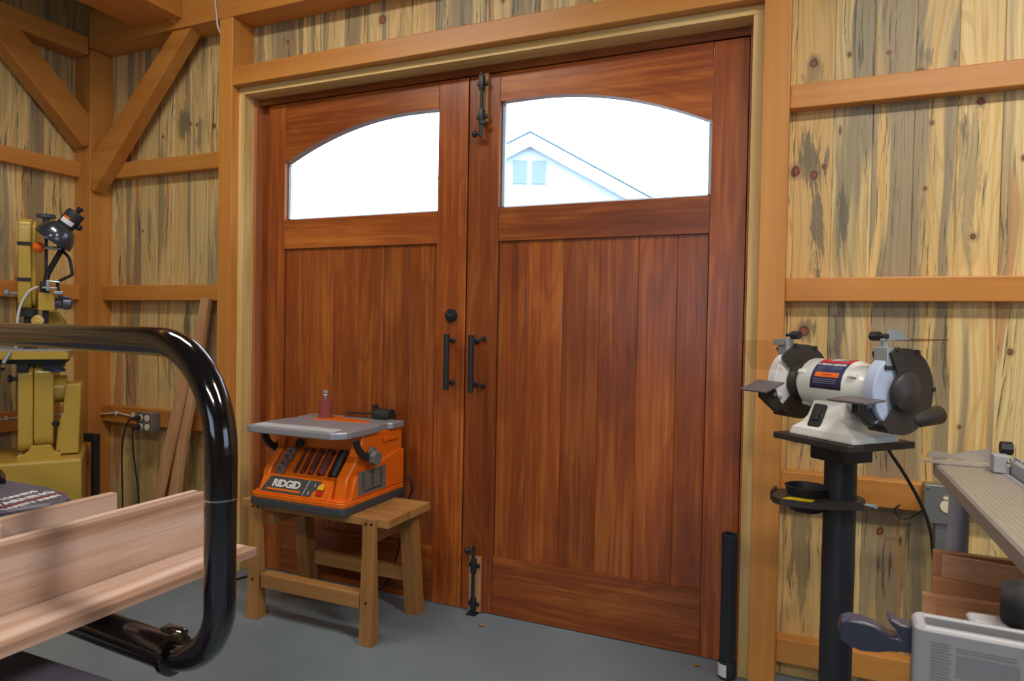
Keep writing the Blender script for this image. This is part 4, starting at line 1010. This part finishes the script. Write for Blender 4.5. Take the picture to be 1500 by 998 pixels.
# ------------------------------------------------------------------ black tube cart and the boards on it
t = thing('tube_cart', 'cart with a glossy black bent steel tube handle, close to the camera', 'cart', Matrix.Translation((-1.1, -1.95, 0)))
HT = Vector((.989, -.149, 0)); P0 = Vector((-.829, -1.821, 0))
def hp(s, z): return tuple(P0+HT*s+Vector((0, 0, z)))
pts = [hp(-1.56, .10), hp(-1.56, .9), hp(-1.54, 1.10), hp(-1.46, 1.18), hp(-1.36, 1.195), hp(-.9, 1.195), hp(-.40, 1.195), hp(-.205, 1.195)]
for i in range(1, 12):
    a = math.radians(90-90*i/12); pts.append(hp(-.17+.17*math.cos(a), 1.025+.17*math.sin(a)))
pts += [hp(0, 1.02), hp(0, .955)]
mb = MB(); mb.tube(pts, .0245, 36); hd = mb.build('tube_handle', M['blackgloss'], t, smooth=60)
pts = [hp(0, .957), hp(0, .90), hp(0, .81)]
for i in range(1, 11):
    a = math.radians(90*i/10); q = P0+Vector((-.125+.125*math.cos(a), .02*(a/1.57), 0)); pts.append((q.x, q.y, .800-.125*math.sin(a)))
mb = MB(); mb.tube(pts, .0238, 36); mb.build('tube_upright', M['blackgloss'], t, smooth=60)
mb = MB(); mb.cyl(hp(0, .954), hp(0, .9565), .0252, n=36); mb.build('joint_ring', M['chrome'], hd, smooth=40)
e = Vector(pts[-1])
mb = MB(); mb.cyl((e.x+.008, e.y, e.z), (-1.75, e.y+.06, e.z), .0285, n=36); mb.build('cross_tube', M['blackgloss'], t, smooth=40)
mb = MB(); mb.lathe([(.029, 0), (.0335, .002), (.0335, .012), (.029, .014)], (e.x-.004, e.y, e.z), (1, 0, 0), 36); mb.box(e.x-.045, e.x+.005, e.y+.01, e.y+.03, e.z+.018, e.z+.034, bev=.006); mb.build('clamp_collar', M['blackgloss'], t, smooth=40)
mb = MB(); mb.box(-1.80, -.93, -2.42, -1.868, .630, .652); mb.build('deck', M['cast'], t, bevel=.004)
mb = MB(); mb.box(-1.78, -.97, -2.40, -1.875, .20, .225); mb.build('lower_shelf', M['cast'], t, bevel=.004)
for (x, y) in ((-1.77, -1.90), (-.985, -1.905), (-1.77, -2.39), (-.985, -2.39)):
    mb = MB(); mb.box(x-.018, x+.018, y-.018, y+.018, .06, .630); l = mb.build('leg', M['blackgloss'], t, bevel=.002)
    mb = MB(); mb.cyl((x-.012, y, .03), (x+.012, y, .03), .03, n=20); mb.build('caster', M['rubber'], l, smooth=40)

def plank(name, x0, x1, y0, y1, z0, z1, label, mat, group, cat='board'):
    mb = MB(); mb.box(x0, x1, y0, y1, z0, z1); return tag(mb.build(name, M[mat], bevel=.0012), label, cat, group)
GRP = 'boards stacked on the tube cart'
ZR = .7185
plank('lumber_board', -1.206, -1.092, -2.60, -1.470, ZR, ZR+.018, 'flat pinkish board lying on the cart, the longest, its end beyond the black tube', 'lumber_y', GRP)
plank('lumber_board', -1.232, -1.213, -2.60, -1.500, ZR, .852, 'wide board standing on edge directly behind the flat board on the cart', 'lumber_y', GRP)
plank('lumber_board', -1.252, -1.238, -2.60, -1.500, ZR, .852, 'thin board on edge behind the widest upright board on the cart', 'lumber_y', GRP)
plank('lumber_board', -1.322, -1.302, -2.60, -1.645, ZR, .871, 'shorter upright board at the back of the stack on the cart', 'lumber_y', GRP)
plank('lumber_board', -1.300, -1.284, -2.60, -1.875, ZR, .868, 'small pale board end in front of the shorter upright board on the cart', 'lumber_y', GRP)

# machine table with printed warning lettering ---------------------------------
t = thing('machine_table', 'dark round-nosed machine table with white warning lettering behind the stacked boards', 'machine', Matrix.Translation((-1.85, -1.62, 0)))
ZP = .842
out = [(-1.448, -1.652)]
pl = [(-1.458, -1.640), (-1.50, -1.618), (-1.60, -1.600), (-1.75, -1.60), (-2.3, -1.60), (-2.3, -2.0), (-1.70, -2.0), (-1.55, -1.88), (-1.475, -1.775), (-1.447, -1.69), (-1.445, -1.66)]
mb = MB(); mb.prism(pl[::-1], ZP-.022, ZP, 'z'); tp = mb.build('table_top', M['cast'], t, bevel=.005)
tm = basis((-1.475, -1.655, ZP+.0006), (-.15, .985, 0), (-.985, -.15, 0))
for (s_, dx, dy, sz, m_) in (('WARNING', -.030, .048, .030, 'stickerwhite'), ('KEEP HANDS', -.035, .085, .024, 'stickerwhite'), ('SAFETY FIRST', -.040, .006, .022, 'stickerwhite')):
    mb = MB(tm); mb.mesh(text_mesh(s_, sz, .0003, .0005), Matrix.Translation((dx-.005, dy+.010, 0))); mb.build('printed_lettering', M[m_], tp)
mb = MB(tm); mb.box(-.18, .04, .033, .036, 0, .0006); mb.build('red_line', M['red'], tp)
mb = MB(); mb.cyl((-1.95, -1.655, .03), (-1.95, -1.655, ZP-.022), .06, n=28); mb.build('pedestal', M['cast'], t, smooth=40)
mb = MB(); mb.lathe([(.22, 0), (.20, .02), (.06, .035)], (-1.95, -1.58, 0), (0, 0, 1), 32); mb.build('foot', M['cast'], t, smooth=40)
mb = MB(); mb.tube([(-2.02, -1.64, ZP+.01), (-1.92, -1.62, ZP+.016), (-1.80, -1.618, ZP+.018), (-1.745, -1.625, ZP+.014), (-1.715, -1.64, ZP+.004)], .016, 14, smooth_n=5); h_ = mb.build('handle', M['blackgloss'], t, smooth=60)
mb = MB(); mb.box(-2.0, -1.77, -1.628, -1.608, ZP+.030, ZP+.040, bev=.003); mb.build('handle_plate', M['chrome'], h_)

# ------------------------------------------------------------------ outlet behind the grey leg
t, cp = outlet_box(.362, .458, .632, .752, GY, 'outlet_box', 'grey metal outlet box with a round yellow receptacle on the girt behind the grinder', 1)
mb = MB(); mb.lathe([(.021, 0), (.021, .004), (0, .005)], (.425, GY-.058, .690), (0, -1, 0), 24); mb.box(.412, .442, GY-.066, GY-.058, .712, .720); mb.build('receptacle', M['ivory'], cp, smooth=40)
mb = MB()
for (x, z) in ((.37, .742), (.45, .742), (.37, .64), (.45, .64)): mb.lathe([(.005, 0), (.003, .003)], (x, GY-.058, z), (0, -1, 0), 10)
mb.build('cover_screw', M['chrome'], cp)
mb = MB(); mb.box(.395, .430, GY-.046, GY-.004, .02, .632); mb.build('conduit', M['boxgrey'], t, bevel=.004)
mb = MB(); mb.tube([(.36, -.075, .66), (.33, -.06, .63), (.300, -.056, .625), (.285, -.056, .650), (.30, -.056, .668)], .003, 8, smooth_n=6); tag(mb.build('looped_wire', M['rubber'], smooth=60), 'small loop of dark wire hanging beside the grey outlet box', 'wire')

# ------------------------------------------------------------------ saw with grooved side table
t = thing('saw_table', 'grooved aluminium saw side table with a fence and grey tubular legs', 'saw', Matrix.Translation((.40, -1.35, 0)))
TZ2 = .930; TX0, TX1, TY0, TY1 = .286, .402, -2.05, -.735
mb = MB(); n = 11; w = (TX1-TX0-.012)/n; prof = [(TX0, TZ2-.030), (TX0, TZ2-.006), (TX0+.004, TZ2-.001), (TX0+.010, TZ2)]
for i in range(n):
    x = TX0+.012+i*w; prof += [(x, TZ2), (x, TZ2-.0007), (x+w*.3, TZ2-.0007), (x+w*.35, TZ2)]
prof += [(TX1, TZ2), (TX1, TZ2-.030)]
mb.prism(prof[::-1], TY0, TY1, 'y'); sl = mb.build('grooved_top', M['alutable'], t)
mb = MB(); mb.prism([(TX1, TZ2-.03), (TX1, TZ2+.002), (TX1+.010, TZ2+.002), (TX1+.012, TZ2-.03)], TY0, TY1-.02, 'y'); mb.build('edge_rail', M['lightgrey'], sl)
mb = MB(); mb.box(TX1+.013, TX1+.030, TY0, -.80, TZ2-.02, TZ2+.030, bev=.002); mb.box(TX1+.027, TX1+.031, TY0, -.80, TZ2+.028, TZ2+.034); fn = mb.build('fence', M['alu'], t)
mb = MB(); mb.box(TX1-.018, TX1+.012, -.835, -.800, TZ2+.002, TZ2+.040, bev=.002); mb.build('fence_clamp', M['lightgrey'], fn)
mb = MB(); mb.cyl((TX1+.004, -.785, TZ2+.050), (TX1+.026, -.785, TZ2+.050), .015, n=8); mb.build('fence_knob', M['rubber'], fn); mb = MB(); mb.cyl((TX1+.062, -.95, TZ2+.026), (TX1+.040, -.95, TZ2+.026), .012, n=10); mb.build('fence_knob', M['rubber'], fn)
mb = MB(); mb.lathe([(.010, 0), (.010, .006), (.004, .012)], (TX1+.014, -.830, TZ2+.024), (0, -1, 0), 14); mb.build('fence_bolt', M['chrome'], fn, smooth=40)
mb = MB(); mb.prism([(.252, -.760), (.300, -.728), (TX1+.006, -.690), (TX1-.004, -.770), (.300, -.775)][::-1], TZ2+.001, TZ2+.004, 'z'); g1 = mb.build('miter_gauge', M['alutable'], t)
mb = MB(); mb.prism([(.275, TZ2+.004), (.285, TZ2+.020), (.330, TZ2+.016), (TX1-.010, TZ2+.032), (TX1, TZ2+.038), (TX1+.004, TZ2+.006)], -.705, -.700, 'y'); mb.build('gauge_fence', M['alutable'], g1)
for (x, y, x2, y2) in ((.322, -.845, .308, -.845), (.47, -1.95, .47, -1.95), (.80, -.845, .82, -.845)):
    mb = MB(); mb.cyl((x2, y2, .02), (x, y, TZ2-.031), .0205, n=28); l = mb.build('leg', M['lightgrey'], t, smooth=40)
    mb = MB(); mb.lathe([(.03, 0), (.03, .012), (.02, .02)], (x2, y2, 0), (0, 0, 1), 20); mb.build('rubber_foot', M['rubber'], l, smooth=40)
mb = MB(); mb.box(.310, .345, -.865, -.825, TZ2-.06, TZ2-.031); mb.build('leg_bracket', M['lightgrey'], t)
mb = MB(); mb.box(.345, .90, -2.05, -.86, TZ2-.09, TZ2-.032); mb.box(.46, 1.2, -2.05, -.86, TZ2-.03, TZ2-.001, bev=.002); mb.build('main_table', M['cast'], t, bevel=.003)
mb = MB(); mb.box(.243, .95, -1.62, -.868, .592, .6055); mb.build('lower_shelf', M['lightgrey'], t, bevel=.002)

GRP = 'reddish boards stacked under the saw table'
def rotplank(x, y, z, L, w, h, ang, label, top=0):
    Mx = frame(x, y, z, math.radians(ang)); mb = MB(Mx); mb.box(0, L, 0, w, 0, h); return tag(mb.build('offcut_board', M['lumber_x'], bevel=.0012), label, 'board', GRP)
rotplank(.245, -1.033, .606, .75, .093, .019, 0, 'lowest flat reddish board in the stack under the saw table')
rotplank(.2445, -.937, .606, .8, .020, .070, 0, 'upright reddish board with a chamfered pale top, second from the bottom under the saw table')
rotplank(.264, -.914, .606, .8, .018, .101, 0, 'thicker orange-brown board behind the chamfered one under the saw table')
rotplank(.269, -.890, .606, .8, .018, .153, 0, 'tallest dark reddish board at the back of the stack under the saw table')
rotplank(.282, -.902, .7075, .45, .010, .049, -13, 'topmost slanting board across the stack under the saw table')
rotplank(.271, -.986, .626, .7, .042, .034, 0, 'front orange offcut lying lowest and nearest under the saw table')

# foreground machine: light grey housing with a handle lever ---------------------
t = thing('bench_machine', 'light grey machine housing with a slotted top and fine print, nearest the camera', 'machine', Matrix.Translation((.40, -1.70, 0)))
HA = math.radians(-3)
HM = frame(.121, -1.728, 0, HA)
mb = MB(HM)
o1 = rrect(0, .62, 0, .050, .010, corners=(1, 1, 1, 1))
Z0, Z1 = .800, .902
# shell with an open slot in the top
inn = rrect(.012, .61, .011, .039, .004)
n = len(o1)
vs = [(p[0], p[1], Z0) for p in o1] + [(p[0], p[1], Z1-.004) for p in o1] + [(p[0]+(.003 if p[0] < .3 else -.003), p[1]+(.003 if p[1] < .025 else -.003), Z1) for p in o1] + [(p[0], p[1], Z1) for p in inn] + [(p[0], p[1], Z1-.022) for p in inn]
fs = []
for k in range(4):
    for i in range(n): fs.append((k*n+i, k*n+(i+1) % n, (k+1)*n+(i+1) % n, (k+1)*n+i))
fs += [tuple(range(n-1, -1, -1)), tuple(range(4*n, 5*n))]
mb._add(vs, fs); hs = mb.build('housing', M['lightgrey'], t, smooth=30, bevel=.002)
mb = MB(HM); mb.box(.016, .60, .022, .026, Z1-.022, Z1-.008); mb.build('slot_rail', M['darkgrey'], hs)
mb = MB(HM); mb.box(.0, .002, .01, .04, Z0-.12, Z0); mb.box(.05, .55, .005, .045, .05, Z0); mb.prism([(-.02, -.12), (.62, -.12), (.62, .16), (-.02, .16)], 0, .05, 'z'); mb.build('stand', M['lightgrey'], t, bevel=.003)
mb = MB(HM); rr = random.Random(9)
for i in range(13):
    z = .886-i*.0034
    mb.box(.016, .036+rr.uniform(-.003, .001), -.0006, .0002, z, z+.0014)
mb.box(.028, .0286, -.0006, .0002, .886, .894)
for i in range(2): mb.box(.040, .095, -.0006, .0002, .884-i*.0035-.0, .8855-i*.0035)
mb.build('fine_print', M['inkgrey'], hs)
mb = MB(HM); mb.box(.040, .098, -.0004, .0002, .852, .8775); mb.build('faded_label', M['boxprint'], hs)
# lever
LMx = frame(.119, -1.690, 0, 0)
mb = MB(LMx); pr = [(-.000, .858), (-.018, .856), (-.030, .852), (-.048, .850), (-.060, .853), (-.070, .859), (-.0735, .870), (-.071, .882), (-.062, .8865), (-.048, .886), (-.034, .883), (-.026, .878), (-.018, .874), (-.008, .873), (-.010, .880), (-.016, .886), (-.022, .893), (-.018, .896), (-.008, .890), (.006, .889), (.006, .858)]
mb.prism(pr, -.012, .014, 'y'); mb.build('lever_handle', M['bluegrey'], t, smooth=45, bevel=.004)
mb = MB(); mb.lathe([(0, 0), (.022, .002), (.029, .012), (.029, .024), (.018, .032), (0, .034)], (.217, -1.655, .921), (1, -.35, 0), 28); kn = mb.build('adjuster_wheel', M['rubber'], t, smooth=40)
mb = MB(); mb.cyl((.225, -1.66, .921), (.30, -1.685, .921), .008, n=14); mb.build('adjuster_shaft', M['bluepaint'], kn, smooth=40)
mb = MB(); mb.prism(rrect(.184, .48, -1.674, -1.645, .008), .885, .899, 'z'); mb.box(.2, .46, -1.665, -1.65, .05, .885); mb.build('side_tray', M['lightgrey'], t, smooth=40, bevel=.003)

# ------------------------------------------------------------------ light
w = bpy.data.worlds.new('sky'); bpy.context.scene.world = w; w.use_nodes = True
bgn = w.node_tree.nodes['Background']; bgn.inputs[0].default_value = (.62, .80, 1.0, 1); bgn.inputs[1].default_value = 4.0
def area(name, loc, rot, sx, sy, power, col):
    l = bpy.data.lights.new(name, 'AREA'); l.shape = 'RECTANGLE'; l.size = sx; l.size_y = sy; l.energy = power; l.color = col
    o = bpy.data.objects.new(name, l); COL.objects.link(o); o.location = loc; o.rotation_euler = rot; return o
WARM = (1.0, .93, .82)
area('ceiling_light_a', (-1.95, -1.35, 3.12), (0, 0, 0), 1.2, .25, 28, WARM)
area('ceiling_light_b', (1.0, -1.7, 3.05), (0, 0, 0), 1.2, .25, 56, WARM)
area('ceiling_light_c', (.3, -4.2, 3.1), (0, 0, 0), 1.2, .25, 66, WARM)
# ------------------------------------------------------------------ camera
yaw, pitch, roll, FPX = map(math.radians, (23.40985676, -1.1368679, 1.06091632, 0)); FPX = 992.0104
f = Vector((-math.sin(yaw)*math.cos(pitch), math.cos(yaw)*math.cos(pitch), math.sin(pitch)))
r_ = Vector((math.cos(yaw), math.sin(yaw), 0)); u = r_.cross(f)
r2 = r_*math.cos(roll)+u*math.sin(roll); u2 = -r_*math.sin(roll)+u*math.cos(roll)
cam = bpy.data.cameras.new('camera'); co = bpy.data.objects.new('camera', cam); COL.objects.link(co)
Mc = Matrix((r2, u2, -f)).transposed().to_4x4(); Mc.translation = (0, -2.6056231426, 1.23); co.matrix_world = Mc
cam.sensor_width = 36; cam.lens = FPX*36/1500; cam.clip_start = .02; cam.clip_end = 200
cam.dof.use_dof = True; cam.dof.focus_distance = 2.6; cam.dof.aperture_fstop = 8
sc = bpy.context.scene; sc.camera = co
sc.view_settings.view_transform = 'Standard'; sc.view_settings.look = 'None'; sc.view_settings.gamma = 1; sc.view_settings.exposure = 0
try: sc.view_settings.use_curve_mapping = False
except Exception: pass
